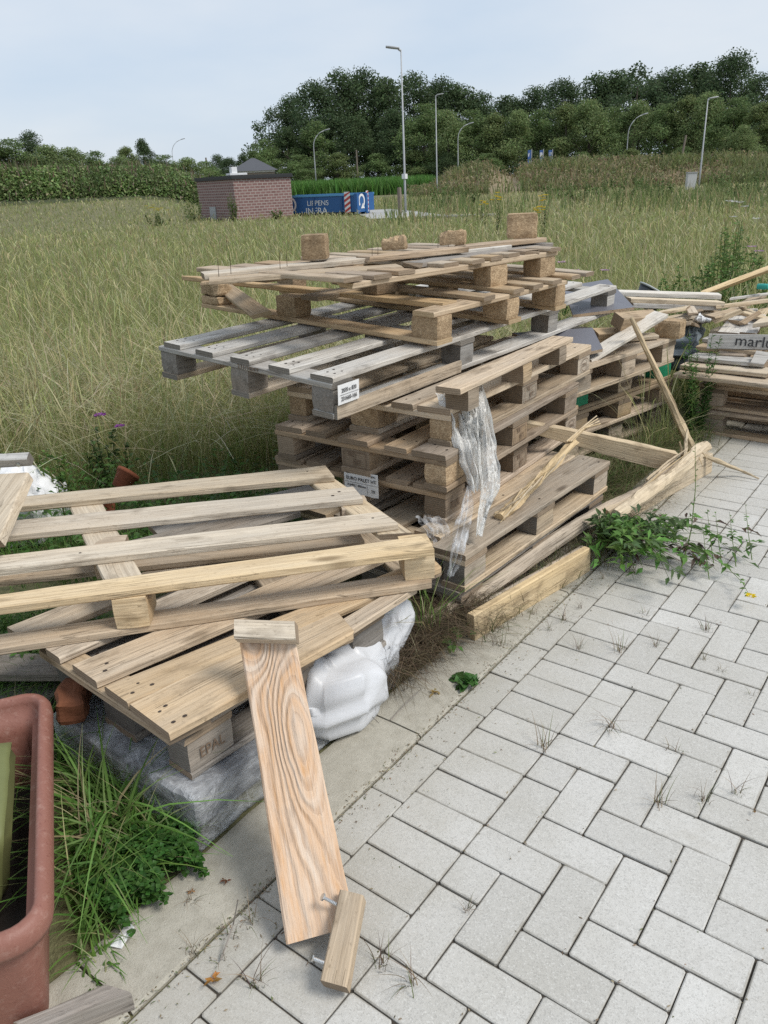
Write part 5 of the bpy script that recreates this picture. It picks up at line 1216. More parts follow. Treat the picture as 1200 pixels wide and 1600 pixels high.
# fallen leaves and small debris
dl=[(335,1532,.022,(.40,.20,.05),'orange brown dead leaf clump caught at a paving joint near the bottom edge'),(352,1378,.013,(.16,.07,.035),'small reddish dead leaf on the concrete strip'),(680,1082,.022,(.32,.22,.09),'tan dry leaf splinter on the concrete strip below the dandelion'),(300,1395,.012,(.30,.16,.05),'tiny ochre dead leaf at the edge of the clover'),(1180,1270,.008,(.2,.12,.05),'tiny brown leaf on the paving at the right edge')]
for (px,py,s_,c_,lb) in dl:
    q=on(px,py,.006); n=7; a=rng.uniform(0,6.28,n); v,f,c=leaves(np.c_[rng.normal(0,s_*.2,n),rng.normal(0,s_*.2,n),rng.uniform(0,.008,n)],np.c_[np.cos(a),np.sin(a),rng.uniform(0,.3,n)],s_*rng.uniform(.5,1.2,n),s_*.4,cols(n,c_,.4),droop=.2)
    o=np_mesh('dead_leaf',v,f,M['leaf'],c,loc=q); tag(o,lb,'leaf')
for (a,b_,lb) in (((548,1115),(592,1130),'crooked dark twig on the concrete strip beside the white bag'),((610,1125),(660,1075),'thin dark twig along the strip joint'),((345,1500),(372,1405),'stiff dark dry stalk leaning over the strip at the lower left')):
    pole('twig',lb,'twig',[on(*a,.008),on((a[0]+b_[0])/2+6,(a[1]+b_[1])/2-8,.03),on(*b_,.02 if lb[0]!='s' else .12)],(.0022,.001),[M['greydark']],n=5)

# crumbs, dry bits and sand lying in and beside the joints
n=3000; k=rng.random(n); y=rng.uniform(-1.2,3.4,n); x=np.where(k<.45,rng.normal(-.004,.012,n),np.where(k<.7,rng.normal(.02,.06,n),W_*np.round(rng.uniform(0,16,n))+rng.normal(0,.006,n)))
y=np.where((k>=.85),W_*np.round(y/W_)+rng.normal(0,.006,n),y); a=rng.uniform(0,6.28,n)
v,f,c=leaves(np.c_[x,y,rng.uniform(.0,.004,n)],np.c_[np.cos(a),np.sin(a),rng.uniform(0,.25,n)],rng.uniform(.003,.013,n),rng.uniform(.0015,.004,n),pick(n,[(.27,.21,.14),(.36,.30,.20),(.19,.15,.10),(.17,.19,.09)],[.35,.3,.2,.15]),droop=.1)
o=np_mesh('joint_litter',v,f,M['leaf'],c); o['kind']='stuff'
# ------------------------------------------------------------------ background: road, kiosk, container, house
def gb(px,d,z=None,py=300):
    q=bearing(px,d,0,py); q.z=float(terrain(q.x,q.y)) if z is None else z; return q
def htop(px,py,d): return far(px,py,d).z
RDM=plain('far_concrete_road',(.36,.355,.34),.9,.12,2.)
mb=MB(); mb.add([(x,y,.015) for x,y in ROAD],[tuple(range(len(ROAD)))[::-1]]); ro=mb.build('road',RDM); ro['kind']='structure'
if ro.data.polygons[0].normal.z<0: ro.data.flip_normals()
mb=MB(); ra,rb=gb(640,34.2,.0),gb(775,33.4,.0); board(mb,(rb-ra).length,.25,.07,wear=.01,seg=20); o=mb.build('road_kerb',[RDM,RDM]); o.matrix_world=frame(ra,rb-ra,Vector((-(rb-ra).y,(rb-ra).x,0))); o['kind']='structure'
# brick kiosk
s=NT('kiosk_brick'); g_=s.attr('grain').outputs['Vector']
br=s.n('ShaderNodeTexBrick',{'Vector':g_,'Color1':(.19,.10,.092,1),'Color2':(.27,.15,.138,1),'Mortar':(.40,.35,.32,1),'Scale':1.,'Mortar Size':.017,'Mortar Smooth':.1,'Bias':0.,'Brick Width':.27,'Row Height':.125})
n_=s.noise(g_,14.,4.).outputs[0]
BRK=s.done(s.pbsdf(s.mix(s.math('MULTIPLY',n_,.4),br.outputs[0],(.15,.10,.092)),.9,s.bump(br.outputs[1],-.4,.01)))
kc=gb(366,40.); vd=Vector((kc.x-CAM.x,kc.y-CAM.y,0)).normalized(); rt=Vector((vd.y,-vd.x,0))
a_=R(24); k1=(rt*math.cos(a_)+vd*math.sin(a_)); k2_=(-rt*math.sin(a_)+vd*math.cos(a_))   # k1 to the right, k2 to the left/back
L1_,L2_=3.0,4.5; kh=htop(375,279,40)-.02
ks=thing('brick_kiosk','small flat roofed dark brick kiosk standing in the meadow','kiosk',mat4=frame((kc.x,kc.y,0),k1,k2_))
mb=MB()
def wallq(p,q,h0,h1,off):
    p=Vector(p);q=Vector(q);L=(q-p).length; mb.add([(p.x,p.y,h0),(q.x,q.y,h0),(q.x,q.y,h1),(p.x,p.y,h1)],[(0,1,2,3)],[(off,h0,0),(off+L,h0,0),(off+L,h1,0),(off,h1,0)])
wallq((0,0),(L1_,0),-.1,kh,0); wallq((L1_,0),(L1_,L2_),-.1,kh,3.); wallq((L1_,L2_),(0,L2_),-.1,kh,7.); wallq((0,L2_),(0,0),-.1,kh,11.)
mb.build('wall',BRK,ks)
BLK=plain('black_roof_edge',(.022,.023,.025),.6,.2,8)
mb=MB(); obox(mb,L1_+.16,L2_+.16,.17,(-.08,-.08,kh),n=2,c=.01,wear=.0); mb.build('roof',[BLK,BLK],ks)
WHT=plain('white_plastic',(.7,.7,.7),.5,.08)
mb=MB(); obox(mb,.9,.5,.09,(.6,1.6,kh+.2),n=2); mb.build('roof_vent',[WHT,WHT],ks)
mb=MB(); obox(mb,.28,.28,.28,(.75,1.7,kh+.29),n=2); mb.build('roof_vent',[WHT,WHT],ks)
mb=MB(); obox(mb,.03,.75,.62,(-.035,2.4,0),n=2); mb.build('access_panel',[plain('grey_panel',(.38,.39,.40),.5,.1)]*2,ks)
# blue hook lift container
BLU=plain('blue_paint',(.022,.105,.29),.45,.22,3.); BL2=plain('dark_blue_paint',(.016,.075,.21),.45,.25,3.); LBL=plain('pale_blue_paint',(.10,.30,.52),.5,.2)
c0=gb(457,42.); c1=gb(553,40.2); cd=(c1-c0); cd.z=0; cd.normalize(); cn=Vector((-cd.y,cd.x,0)); cn=cn if cn.dot(vd)>0 else -cn
CLn=4.6; ct_=frame((c1.x,c1.y,0)-cd*CLn if False else Vector((c1.x,c1.y,0))-cd*CLn,cd,cn)
ch=htop(505,305,41.)
cont=thing('roll_off_container','blue roll off skip container with white company lettering, parked beside the brick kiosk','container',mat4=ct_)
mb=MB(); CWd=2.0; th=.06
V=[(0,0,.15),(CLn,0,.15),(CLn,CWd,.15),(0,CWd,.15),(0,0,ch),(CLn,0,ch),(CLn,CWd,ch),(0,CWd,ch),(th,th,.22),(CLn-th,th,.22),(CLn-th,CWd-th,.22),(th,CWd-th,.22),(th,th,ch),(CLn-th,th,ch),(CLn-th,CWd-th,ch),(th,CWd-th,ch)]
mb.add(V,[(3,2,1,0),(0,1,5,4),(1,2,6,5),(2,3,7,6),(3,0,4,7),(8,9,10,11),(9,8,12,13),(10,9,13,14),(11,10,14,15),(8,11,15,12),(4,5,13,12),(5,6,14,13),(6,7,15,14),(7,4,12,15)])
mb.build('container_body',BLU,cont)
for y in (-.05,CWd-.03):
    mb=MB(); obox(mb,CLn,.08,.09,(0,y,ch-.06),n=2,wear=0); mb.build('top_rail',[LBL]*2,cont)
for x in (.1,CLn*.5,CLn-.75):
    mb=MB(); obox(mb,.10,.05,ch-.25,(x,-.05,.15),n=2,wear=0); mb.build('rib',[BL2]*2,cont)
mb=MB(); obox(mb,CLn,.12,.12,(0,.45,.02),n=2,wear=0); mb.build('skid',[BL2]*2,cont)
mb=MB(); obox(mb,CLn,.12,.12,(0,1.4,.02),n=2,wear=0); mb.build('skid',[BL2]*2,cont)
eh=htop(566,300,40.)
for y in (-.06,.84):
    mb=MB(); obox(mb,.16,.2,eh-.1,(CLn+.02,y,.05),n=2,wear=0); mb.build('hook_post',[BLU]*2,cont)
mb=MB(); obox(mb,.08,.75,eh-.35,(CLn+.06,.12,.12),n=2,wear=0); mb.build('hook_plate',[BLU]*2,cont)
def striped(at,w,h,parent,face):
    RED=M.setdefault('red',plain('red_paint',(.45,.05,.04),.5,.1)); n=4
    mbr=MB(); 
    for k in range(-2,6):
        z0=at[2]+k*h/4
        def cl(z): return max(at[2],min(at[2]+h,z))
        q=[(at[0],at[1],cl(z0)),(at[0]+w,at[1],cl(z0+h/5)),(at[0]+w,at[1],cl(z0+h/5+h/8)),(at[0],at[1],cl(z0+h/8))]
        if abs(q[0][2]-q[3][2])+abs(q[1][2]-q[2][2])>1e-4: mbr.add(q,[(0,1,2,3)],mi=0)
    mbw=MB(); mbw.add([(at[0],at[1]+.004,at[2]),(at[0]+w,at[1]+.004,at[2]),(at[0]+w,at[1]+.004,at[2]+h),(at[0],at[1]+.004,at[2]+h)],[(0,1,2,3)])
    b_=mbw.build('warning_board',WHT,parent); mbr.build('red_stripes',RED,b_)
striped((CLn-.52,-.056,.1),.32,.95,cont,'f'); striped((CLn+.22,-.062,.1),.0001,.1,cont,'f') if False else None
fm=Matrix(((1,0,0),(0,0,-1),(0,1,0))).to_4x4()
def ctext(n_,s_,x,z,sz): m=fm.copy(); m.translation=(x,-.012,z); text_mesh(n_,s_,sz,m,WHT,cont,depth=.004,squash=1.08)
xl=CLn-2.05
ctext('lettering','LIPPENS',xl,ch-.36,.33); ctext('lettering','INFRA',xl-.1,ch-.72,.42)
m=fm.copy(); m.translation=(.95,-.014,.55); ring_mesh('round_logo',.36,.36,.10,m,WHT,cont)
# end plate emblem (ring with arrow), seen on the hook end
e_=R(0); em=Matrix(((0,0,1),(1,0,0),(0,1,0))).to_4x4(); em.translation=(CLn+.145,.46,.62)
mb=MB(); n=28; v=[];f=[]
for i in range(n):
    a=R(-60)+i/(n-1)*R(285); v+=[(.32*math.cos(a),.32*math.sin(a),.004),(.21*math.cos(a),.21*math.sin(a),.004)]
for i in range(n-1): f.append((2*i,2*i+2,2*i+3,2*i+1))
mb.add(v,f); mb.add([(-.10,-.34,.004),(.28,-.34,.004),(.10,-.10,.004)],[(0,1,2)]); mb.build('round_emblem',WHT,cont,em)
# rotate the hook end a little towards the camera is done by the container frame; second warning board on its end
mb=MB(); mb.add([(CLn+.09,1.02,.1),(CLn+.09,1.26,.1),(CLn+.09,1.26,1.05),(CLn+.09,1.02,1.05)],[(0,1,2,3)]); wb2=mb.build('warning_board',WHT,cont)
mb=MB()
for k in range(5): z=.12+k*.19; mb.add([(CLn+.094,1.02,z),(CLn+.094,1.26,z+.09),(CLn+.094,1.26,z+.17),(CLn+.094,1.02,z+.08)],[(0,1,2,3)])
mb.build('red_stripes',M['red'],wb2)
# house with a hipped slate roof behind the kiosk
hc=gb(398,95.); hs=thing('house','pale house with a dark hipped slate roof, seen over the kiosk roof','house',mat4=frame((hc.x,hc.y,0),rt,vd))
hz=htop(398,267,95.); hz2=htop(398,246,95.)
WALLM=plain('pale_house_brick',(.30,.25,.21),.9,.2,2.); SLATE=plain('slate_roof',(.075,.078,.088),.7,.2,3.)
mb=MB(); obox(mb,4.6,4.,hz,(-2.2,0,0),n=1,wear=0); mb.build('wall',[WALLM]*2,hs)
mb=MB(); mb.add([(-2.6,-.4,hz),(2.8,-.4,hz),(2.8,4.4,hz),(-2.6,4.4,hz),(.0,2,hz2),(.4,2,hz2)],[(0,1,5,4),(1,2,5),(2,3,4,5),(3,0,4),(3,2,1,0)]); mb.build('roof',SLATE,hs)
mb=MB(); obox(mb,4.7,.1,.16,(-2.25,-.16,hz-.16),n=1,wear=0); mb.build('eaves_board',[WHT]*2,hs)
# ------------------------------------------------------------------ lamps and posts
GAL=plain('galvanised_steel',(.40,.41,.42),.5,.12,4.,.05,metal=.0); DGR=plain('grey_lamp_head',(.30,.31,.32),.4,.1)
def tube(pts,rad,n=10):
    mb=MB(); vs=[];fs=[]; P=[Vector(q) for q in pts]
    for i,c_ in enumerate(P):
        d_=(P[min(i+1,len(P)-1)]-P[max(i-1,0)]).normalized(); s1=d_.orthogonal().normalized() if abs(d_.z)<.9 else Vector((1,0,0)); s1=(s1-d_*s1.dot(d_)).normalized(); s2=d_.cross(s1); rr_=rad[i] if isinstance(rad,(list,tuple)) else rad
        for a in range(n): vs.append(c_+s1*(rr_*math.cos(a*2*math.pi/n))+s2*(rr_*math.sin(a*2*math.pi/n)))
    for i in range(len(P)-1):
        for a in range(n): fs.append((i*n+a,i*n+(a+1)%n,(i+1)*n+(a+1)%n,(i+1)*n+a))
    fs.append(tuple(range(n-1,-1,-1))); fs.append(tuple((len(P)-1)*n+a for a in range(n))); mb.add(vs,fs); return mb
def lamp(label,px,pyt,pyb,d,kind,arm,gz=None):
    """arm>0 towards the picture's right"""
    b_=gb(px,d,0); H=htop(px,pyt,d); t=thing('street_lamp',label,'street lamp',loc=(b_.x,b_.y,0),group=None)
    k=.065 if d<60 else .075
    if kind=='flat':
        tube([(0,0,-.2),(0,0,1.2),(0,0,H)],[k*.85,k*.8,k*.42]).build('lamp_post',GAL,t,smooth=True)
        dr=rt*arm; 
        tube([Vector((0,0,H-.05)),dr*.12+Vector((0,0,H+.02))],.05).build('lamp_arm',GAL,t)
        mb=MB(); obox(mb,.62,.24,.09,(0,-.12,0),n=3,c=.05,wear=0); o=mb.build('lamp_head',[DGR]*2,t); o.matrix_local=frame(dr*.08+Vector((0,0,H)),dr+Vector((0,0,.12)),Vector((-dr.y,dr.x,0)))
        mb=MB(); obox(mb,.2,.2,.22,(-.1,-.1,1.5),n=2,wear=0); mb.build('fuse_box',[WHT]*2,t) if d<45 else None
    else:
        Rr=kind; pts=[(0,0,-.2),(0,0,H*.5),(0,0,H-Rr)]; dr=rt*arm
        for i in range(1,8): a=i/7*R(78); pts.append(tuple(dr*(Rr*(1-math.cos(a)))+Vector((0,0,H-Rr+Rr*math.sin(a)))))
        tube(pts,[k,k*.85]+[k*.6]*8).build('lamp_post',GAL,t,smooth=True)
        mb=MB(); obox(mb,.7,.26,.12,(0,-.13,-.03),n=3,c=.06,wear=0); e=Vector(pts[-1]); o=mb.build('lamp_head',[DGR]*2,t); o.matrix_local=frame(e,dr+Vector((0,0,.2)),Vector((-dr.y,dr.x,0)))
    return t
lamp('tall grey street lamp beside the road, nearest and highest of all',633,77,330,40.5,'flat',-1)
lamp('straight grey street lamp just right of the tallest one',683,149,300,76,'flat',1)
lamp('curved grey street lamp between the two straight ones and the berm',716,194,262,105,1.6,1)
lamp('curved white street lamp standing before the dark trees behind the maize',495,204,272,100,1.7,1)
lamp('curved street lamp rising over the grassy berm on the right',975,180,250,112,2.2,1)
lamp('straight street lamp on the far right beside the grey cabinet',1091,156,296,62,'flat',1)
lamp('thin distant curved street lamp above the shrubs on the left',277,218,250,150,2.2,1)
WPO=plain('pole_wood',(.20,.165,.13),.9,.2,4.)
for (px,pt,d,lb,lean) in ((560,234,120,'thin wooden pole before the dark trees behind the maize',0),(1056,212,92,'slanting wooden post behind the berm',.12),(328,246,110,'thin dark pole beside the house roof',0)):
    b_=gb(px,d,0); H=htop(px,pt,d); o=tube([(0,0,-.2),(rt.x*lean*H*.5,rt.y*lean*H*.5,H*.5),(rt.x*lean*H,rt.y*lean*H,H)],[.14,.12,.10]).build('wooden_pole',WPO); o.location=(b_.x,b_.y,0); tag(o,lb,'pole')
b_=gb(624,39,0); o=MB(); obox(o,.16,.16,1.15,(-.08,-.08,0),n=3,c=.03); o=o.build('bollard',[WPO]*2); o.location=(b_.x,b_.y,0); tag(o,'short brown wooden post at the road edge beside the tallest lamp','post')
b_=gb(1078,61.5,0); cab=thing('utility_cabinet','pale grey utility cabinet standing beside the far right lamp','cabinet',loc=(b_.x,b_.y,0))
mb=MB(); obox(mb,.62,.4,1.05,(-.31,-.2,0),n=2,wear=0); o=mb.build('cabinet_body',[plain('pale_grey',(.50,.50,.49),.5,.08)]*2,cab); cab.rotation_euler=(0,0,-YAW)
mb=MB(); obox(mb,.68,.46,.07,(-.34,-.23,1.05),n=2,wear=0); mb.build('cabinet_top',[plain('grey_cap',(.32,.32,.32),.5,.08)]*2,cab)
FLB=plain('blue_flag',(.05,.12,.33),.7,.2); FLW=plain('white_flag',(.6,.62,.66),.7,.1)
for i,(px,lb) in enumerate(((829,'leftmost of the three small blue and white banners above the berm'),(847,'middle one of the three small blue and white banners above the berm'),(861,'rightmost of the three small blue and white banners above the berm'))):
    b_=gb(px,104,0); H=htop(px,233,104); t=thing('banner_pole',lb,'banner',loc=(b_.x,b_.y,0))
    tube([(0,0,-.1),(0,0,H*.5),(0,0,H)],.05,6).build('banner_mast',GAL,t)
    mb=MB(); obox(mb,.42,.03,1.5,(-.45,0,H-1.6),n=3,wear=.02); o=mb.build('banner_cloth',[FLB]*2,t); o.rotation_euler=(0,0,-YAW)
    mb=MB(); obox(mb,.34,.034,.45,(-.41,-.002,H-.8),n=1,wear=0); mb.build('banner_mark',[FLW]*2,o)
# ------------------------------------------------------------------ maize field
n=15000; px=rng.uniform(448,676,n); d=rng.uniform(92,150,n)
XY=np.array([P2(bearing(a,b_)) for a,b_ in zip(px,d)]); parts=[]
for k in range(2):
    hh=rng.uniform(1.6,2.15,n); parts.append(blades(XY+rng.normal(0,.15,(n,2)),0,hh,.17,rng.uniform(.1,.45,n),rng.uniform(0,6.28,n),pick(n,[(.105,.235,.05),(.14,.27,.065),(.08,.175,.04)],[.4,.35,.25]),3))
V,F,C=join(parts); o=np_mesh('maize_crop',V,F,M['grass'],C); o['kind']='stuff'
# ------------------------------------------------------------------ berm
def sm(t): t=max(0,min(1,t)); return t*t*(3-2*t)
def bermtop(px):
    pts=[(640,300),(680,290),(705,268),(740,258),(765,256),(785,268),(805,272),(815,258),(850,252),(1000,250),(1100,246),(1200,244),(1450,236)]
    for (a,ya),(b_,yb) in zip(pts,pts[1:]):
        if px<=b_: return ya+(yb-ya)*(px-a)/(b_-a)
    return pts[-1][1]
V=[];F=[];nc=110;nr_=12;bermP=[]
for i in range(nc+1):
    px=640+i*(1460-640)/nc; H=max(.0,htop(px,bermtop(px)+7,86))
    for j in range(nr_+1):
        u=j/nr_; d=72+u*34; prof=sm(u/.42) if u<.42 else 1-sm((u-.5)/.5)
        q=bearing(px,d,0,300); nz=noise.noise((q.x*.25,q.y*.25,1))*.35; V.append((q.x,q.y,-.1+max(0,H+nz)*prof))
for i in range(nc):
    for j in range(nr_): a=i*(nr_+1)+j; F.append((a,a+nr_+1,a+nr_+2,a+1))
s=NT('berm_soil'); tc=s.n('ShaderNodeTexCoord').outputs['Object']; n1=s.noise(tc,.5,7.,.65).outputs[0]
BSO=s.done(s.pbsdf(s.mix(n1,(.30,.235,.15),(.14,.115,.06)),.95,s.bump(n1,.6,.3)))
me=bpy.data.meshes.new('earth_berm'); me.from_pydata(V,[],F); me.materials.append(BSO); me.polygons.foreach_set('use_smooth',[True]*len(F)); me.update()
bm_=bpy.data.objects.new('terrain_berm',me); COL.objects.link(bm_); bm_['kind']='structure'
if bm_.data.polygons[len(F)//2].normal.z<0: bm_.data.flip_normals()
BV=np.array(V).reshape(nc+1,nr_+1,3)
def onberm(n,j0,j1,i0=0,i1=nc):
    fi=rng.uniform(i0,i1-.001,n); fj=rng.uniform(j0,j1-.001,n); i=fi.astype(int); j=fj.astype(int); a=(fi-i)[:,None]; b_=(fj-j)[:,None]
    return (BV[i,j]*(1-a)*(1-b_)+BV[i+1,j]*a*(1-b_)+BV[i,j+1]*(1-a)*b_+BV[i+1,j+1]*a*b_), 640+fi*(1460-640)/nc
P,px=onberm(16000,0,9); q=nz2(P[:,0],P[:,1],.16); keep=~((px>765)&(px<812)&(rng.random(len(px))<.85)); P,q,px=P[keep],q[keep],px[keep]; n=len(P)
c=np.where((rng.random(n)<np.clip(.62+q*.8,0,1))[:,None],pick(n,[(.17,.205,.075),(.22,.235,.10),(.14,.165,.07)],[.4,.35,.25]),pick(n,[(.38,.32,.19),(.28,.25,.14),(.24,.17,.11)],[.45,.35,.2]))
parts=[blades(P[:,:2],P[:,2],rng.uniform(.4,1.3,n)*(1+q*.7),.11,rng.uniform(.1,.8,n),rng.uniform(0,6.28,n),c,3)]
m=9000; i=rng.integers(0,n,m); B=P[i]+np.c_[rng.normal(0,.2,(m,2)),rng.uniform(.2,1.0,m)]; parts.append(leaves(B,rng.normal(0,1,(m,3)),rng.uniform(.2,.45,m),.17,c[i]*.9))
V,F,C=join(parts); o=np_mesh('berm_weeds',V,F,M['grass'],C); o['kind']='stuff'
# ------------------------------------------------------------------ tall weeds between meadow and berm
x,y,r=wedge(6000,28,52,1,38); m=free(x,y); x,y,r=x[m],y[m],r[m]; q=nz2(x,y,.13,7.); k=rng.random(len(x))<np.clip(.45+q,0,1); x,y,r,q=x[k],y[k],r[k],q[k]; n=len(x)
c=pick(n,[(.15,.20,.07),(.20,.235,.09),(.34,.30,.16)],[.45,.35,.2])
parts=[blades(np.c_[x,y],0,rng.uniform(.5,1.0,n),r*.0013,rng.uniform(.1,.6,n),rng.uniform(0,6.28,n),c,3)]
V,F,C=join(parts); o=np_mesh('tall_weeds',V,F,M['grass'],C); o['kind']='stuff'
def weedbush(name,label,cat,loc,h,w,n,colr,group=None,ll=.07,flower=None,upright=True):
    st=[]
    k=max(5,int(n/28))
    for i in range(k):
        a=random.uniform(0,6.28); r_=w*.5*math.sqrt(random.random()); hh=h*random.uniform(.6,1.)*(1-.35*(r_/(w*.5))**2)
        st.append(([(math.cos(a)*r_*.35,math.sin(a)*r_*.35,0),(math.cos(a)*r_*.8,math.sin(a)*r_*.8,hh*.55),(math.cos(a)*r_,math.sin(a)*r_,hh)],28,ll,ll*.42,colr,.006))
    return plant(name,label,cat,loc,st,group,flower)
fl=lambda loc,h,w,k,colr,sz: [((random.uniform(-w,w)*.5,random.uniform(-w,w)*.5,h*random.uniform(.85,1.02)),colr,sz,14) for _ in range(k)]
YEL=(.72,.52,.02)
for (px,pt,pb,d,lb) in ((779,302,345,21,'yellow flowering ragwort in the meadow, left of the other tall ragwort'),(851,306,345,23,'tall yellow flowering ragwort in the meadow before the berm'),(757,314,342,27,'small yellow flowering ragwort farthest to the left in the meadow'),(842,324,350,19,'short single headed yellow ragwort among the meadow stems')):
    b_=gb(px,d,0); H=max(.5,htop(px,pt,d)); weedbush('ragwort',lb,'flowering plant',(b_.x,b_.y,0),H,.35,170,(.07,.11,.035),flower=fl(None,H,.26,9,YEL,.06))
for (px,pt,d,lb) in ((232,322,38,'pale yellow flowering weed left of the brick kiosk'),(246,326,38.5,'second pale yellow weed left of the brick kiosk')):
    b_=gb(px,d,0); H=max(.6,htop(px,pt,d)); weedbush('meadow_weed',lb,'flowering plant',(b_.x,b_.y,0),H,.8,200,(.12,.16,.05),ll=.12,flower=fl(None,H,.6,7,(.55,.48,.08),.10))
for (px,pt,d,w,lb) in ((300,292,41.5,1.3,'tall green weed growing against the left corner of the brick kiosk'),(360,296,39.3,.5,'slender creeper climbing the front corner of the brick kiosk'),(430,325,39.6,.9,'low weed at the foot of the brick kiosk beside the container')):
    b_=gb(px,d,0); H=max(.5,htop(px,pt,d)); weedbush('meadow_weed',lb,'weed',(b_.x,b_.y,0),H,w,460,(.14,.20,.065),ll=.13)
WHF=(.62,.62,.58)
for (px,pt,d,w,lb,wf) in ((1165,318,9.5,.55,'wild carrot with white umbels at the right edge of the meadow',6),(1140,350,8.8,.6,'bushy green weed below the wild carrot',0),(1100,395,8.3,.7,'lush dark green weed behind the round tub',0),(1185,372,8.,.5,'green weed at the right edge behind the rising plank',2),(1060,415,8.0,.5,'low green weed left of the lush one behind the tub',0),(880,405,7.,.5,'pale pink flowering thistle beside the top pallets',4),(920,425,7.3,.5,'short pink flowering weed behind the grey pallet end',3)):
    b_=gb(px,d,0); H=max(.35,htop(px,pt,d)); weedbush('meadow_weed',lb,'weed',(b_.x,b_.y,0),H,w,700 if w>.5 else 420,random.choice([(.12,.21,.055),(.14,.23,.07)]),ll=.075,flower=fl(None,H,w*.8,wf,WHF if d>8.5 else (.5,.33,.45),.045) if wf else None)
k=0
spots=[(690,42),(735,48),(880,50),(905,44),(940,52),(975,47),(1010,50),(1040,44),(1120,50),(1150,42),(1185,46),(860,60),(1000,62),(1130,60),(720,58)]
for (px,d) in spots:
    b_=gb(px,d,0); weedbush('meadow_weed','knee high green weed clump among the dry stems before the berm','weed',(b_.x,b_.y,0),random.uniform(.9,1.5),random.uniform(1.,2.),360,(.14,.20,.07),group='weed clumps before the berm',ll=.2)
b_=on(170,740,.1); weedbush('thistle','purple flowering thistle beside the tipped clay pot','weed',(b_.x,b_.y,0),.42,.25,200,(.07,.12,.04),ll=.06,flower=[((.02,.0,.42),(.28,.07,.33),.035,20),((.10,.05,.36),(.28,.07,.33),.03,20)])
b_=on(100,800,.1); weedbush('leafy_weed','light green leafy weed shooting up between the slats of the slatted pallet','weed',(b_.x,b_.y,0),.50,.22,260,(.12,.21,.05),ll=.045)
# ------------------------------------------------------------------ trees
BARK=plain('bark',(.085,.07,.055),.95,.3,3.,.5)
def crown_pts(nc_,cards,H,Wd,base,seed,shape=1.):
    r_=np.random.default_rng(seed); P=[];N=[];K=[]
    for k in range(nc_):
        t=r_.random()**.8; zc_=base+(H-base)*(.08+.86*t); prof=math.sin(math.pi*min(1,(t*.82+.16)))**.7*(1 if t<.6 else shape)
        a=r_.uniform(0,6.28); rad=Wd*.5*prof*math.sqrt(r_.uniform(.15,1.)); cr=Wd*r_.uniform(.13,.24)*(1-.25*t)
        c_=np.array([rad*math.cos(a),rad*math.sin(a),zc_]); m=int(cards*(cr/(Wd*.18))**2)
        d_=r_.normal(0,1,(m,3)); d_/=np.linalg.norm(d_,axis=1)[:,None]; d_[:,2]=d_[:,2]*.8+.1
        rr_=cr*(r_.uniform(.45,1.12,m)); P.append(c_+d_*rr_[:,None]); N.append(d_); K.append(np.full(m,r_.uniform(.84,1.2)))
    return np.concatenate(P),np.concatenate(N),np.concatenate(K),r_
def cards(P,N,s_,col,r_):
    n=len(P); D=r_.normal(0,1,(n,3))+N*.8; D/=np.linalg.norm(D,axis=1)[:,None]; U=np.cross(D,r_.normal(0,1,(n,3))); U/=np.linalg.norm(U,axis=1)[:,None]; S=np.cross(D,U)
    L=s_*r_.uniform(.6,1.3,n)[:,None]; V=np.stack([P-U*L*.5,P+S*L*.36,P+U*L*.5,P-S*L*.36],1)+0; V[:,1]+=N*L*.2; b_=(np.arange(n)*4)[:,None]
    return V.reshape(-1,3),b_+np.arange(4)[None],np.repeat(col[:,None],4,1).reshape(-1,3)
def tree_proto(seed,H,Wd,base,colr,nc_=34,cd=95,leaf=.75,shape=.75,name='tree'):
    P,N,K,r_=crown_pts(nc_,cd,H,Wd,base,seed,shape); n=len(P); c=np.asarray(colr)[None]*(K*r_.uniform(.86,1.14,n))[:,None]*(1+r_.uniform(-.1,.1,(n,3)))
    v,f,cc=cards(P,N,leaf,c,r_); crown=np_mesh('crown',v,f,M['crown'],cc)
    mb=MB(); rr_=H*.017
    tmp=tube([(0,0,-.3),(.05*H*.1,0,H*.2),(0,.01*H,H*.45),(.01*H,0,H*.85)],[rr_*1.3,rr_,rr_*.7,rr_*.15],7); mb.add(tmp.v,tmp.f)
    for k in range(7):
        a=r_.uniform(0,6.28); z0=H*r_.uniform(.2,.55); e=(math.cos(a)*Wd*.33,math.sin(a)*Wd*.33,z0+H*r_.uniform(.12,.28)); tmp=tube([(0,0,z0),(e[0]*.5,e[1]*.5,z0+(e[2]-z0)*.6),e],[rr_*.5,rr_*.3,rr_*.08],5); mb.add(tmp.v,tmp.f)
    trunk=mb.build('trunk',BARK); return crown,trunk,H
DGN=(.082,.122,.055); MGN=(.16,.225,.085); LGN=(.20,.26,.105)
PR=[tree_proto(11,20,12,2.,DGN,54,330,.36),tree_proto(12,20,10,2.5,(.09,.132,.058),50,330,.36),tree_proto(13,20,14,1.5,(.078,.118,.054),62,330,.36),tree_proto(14,16,9,.6,MGN,48,300,.32),tree_proto(15,16,10,.6,LGN,48,300,.32),tree_proto(16,16,8,.8,(.18,.225,.088),46,300,.32,.6),tree_proto(17,20,10,5.,(.085,.125,.06),22,130,.45,.9)]
used=[False]*len(PR)
def tree(label,px,py,d,k,wf=1.,group=None,z=None,cat='tree',name='tree'):
    b_=gb(px,d); H=htop(px,py,d)-b_.z; t=thing(name,label,cat,loc=(b_.x,b_.y,b_.z),group=group); sc_=H/PR[k][2]
    t.scale=(sc_*wf,sc_*wf,sc_); t.rotation_euler=(0,0,random.uniform(0,6.28))
    for j in (1,0):
        o=PR[k][j] if not used[k] else PR[k][j].copy()
        if used[k]: COL.objects.link(o)
        o.parent=t
    used[k]=True; return t
WG_='trees of the wood behind the maize and the berm'
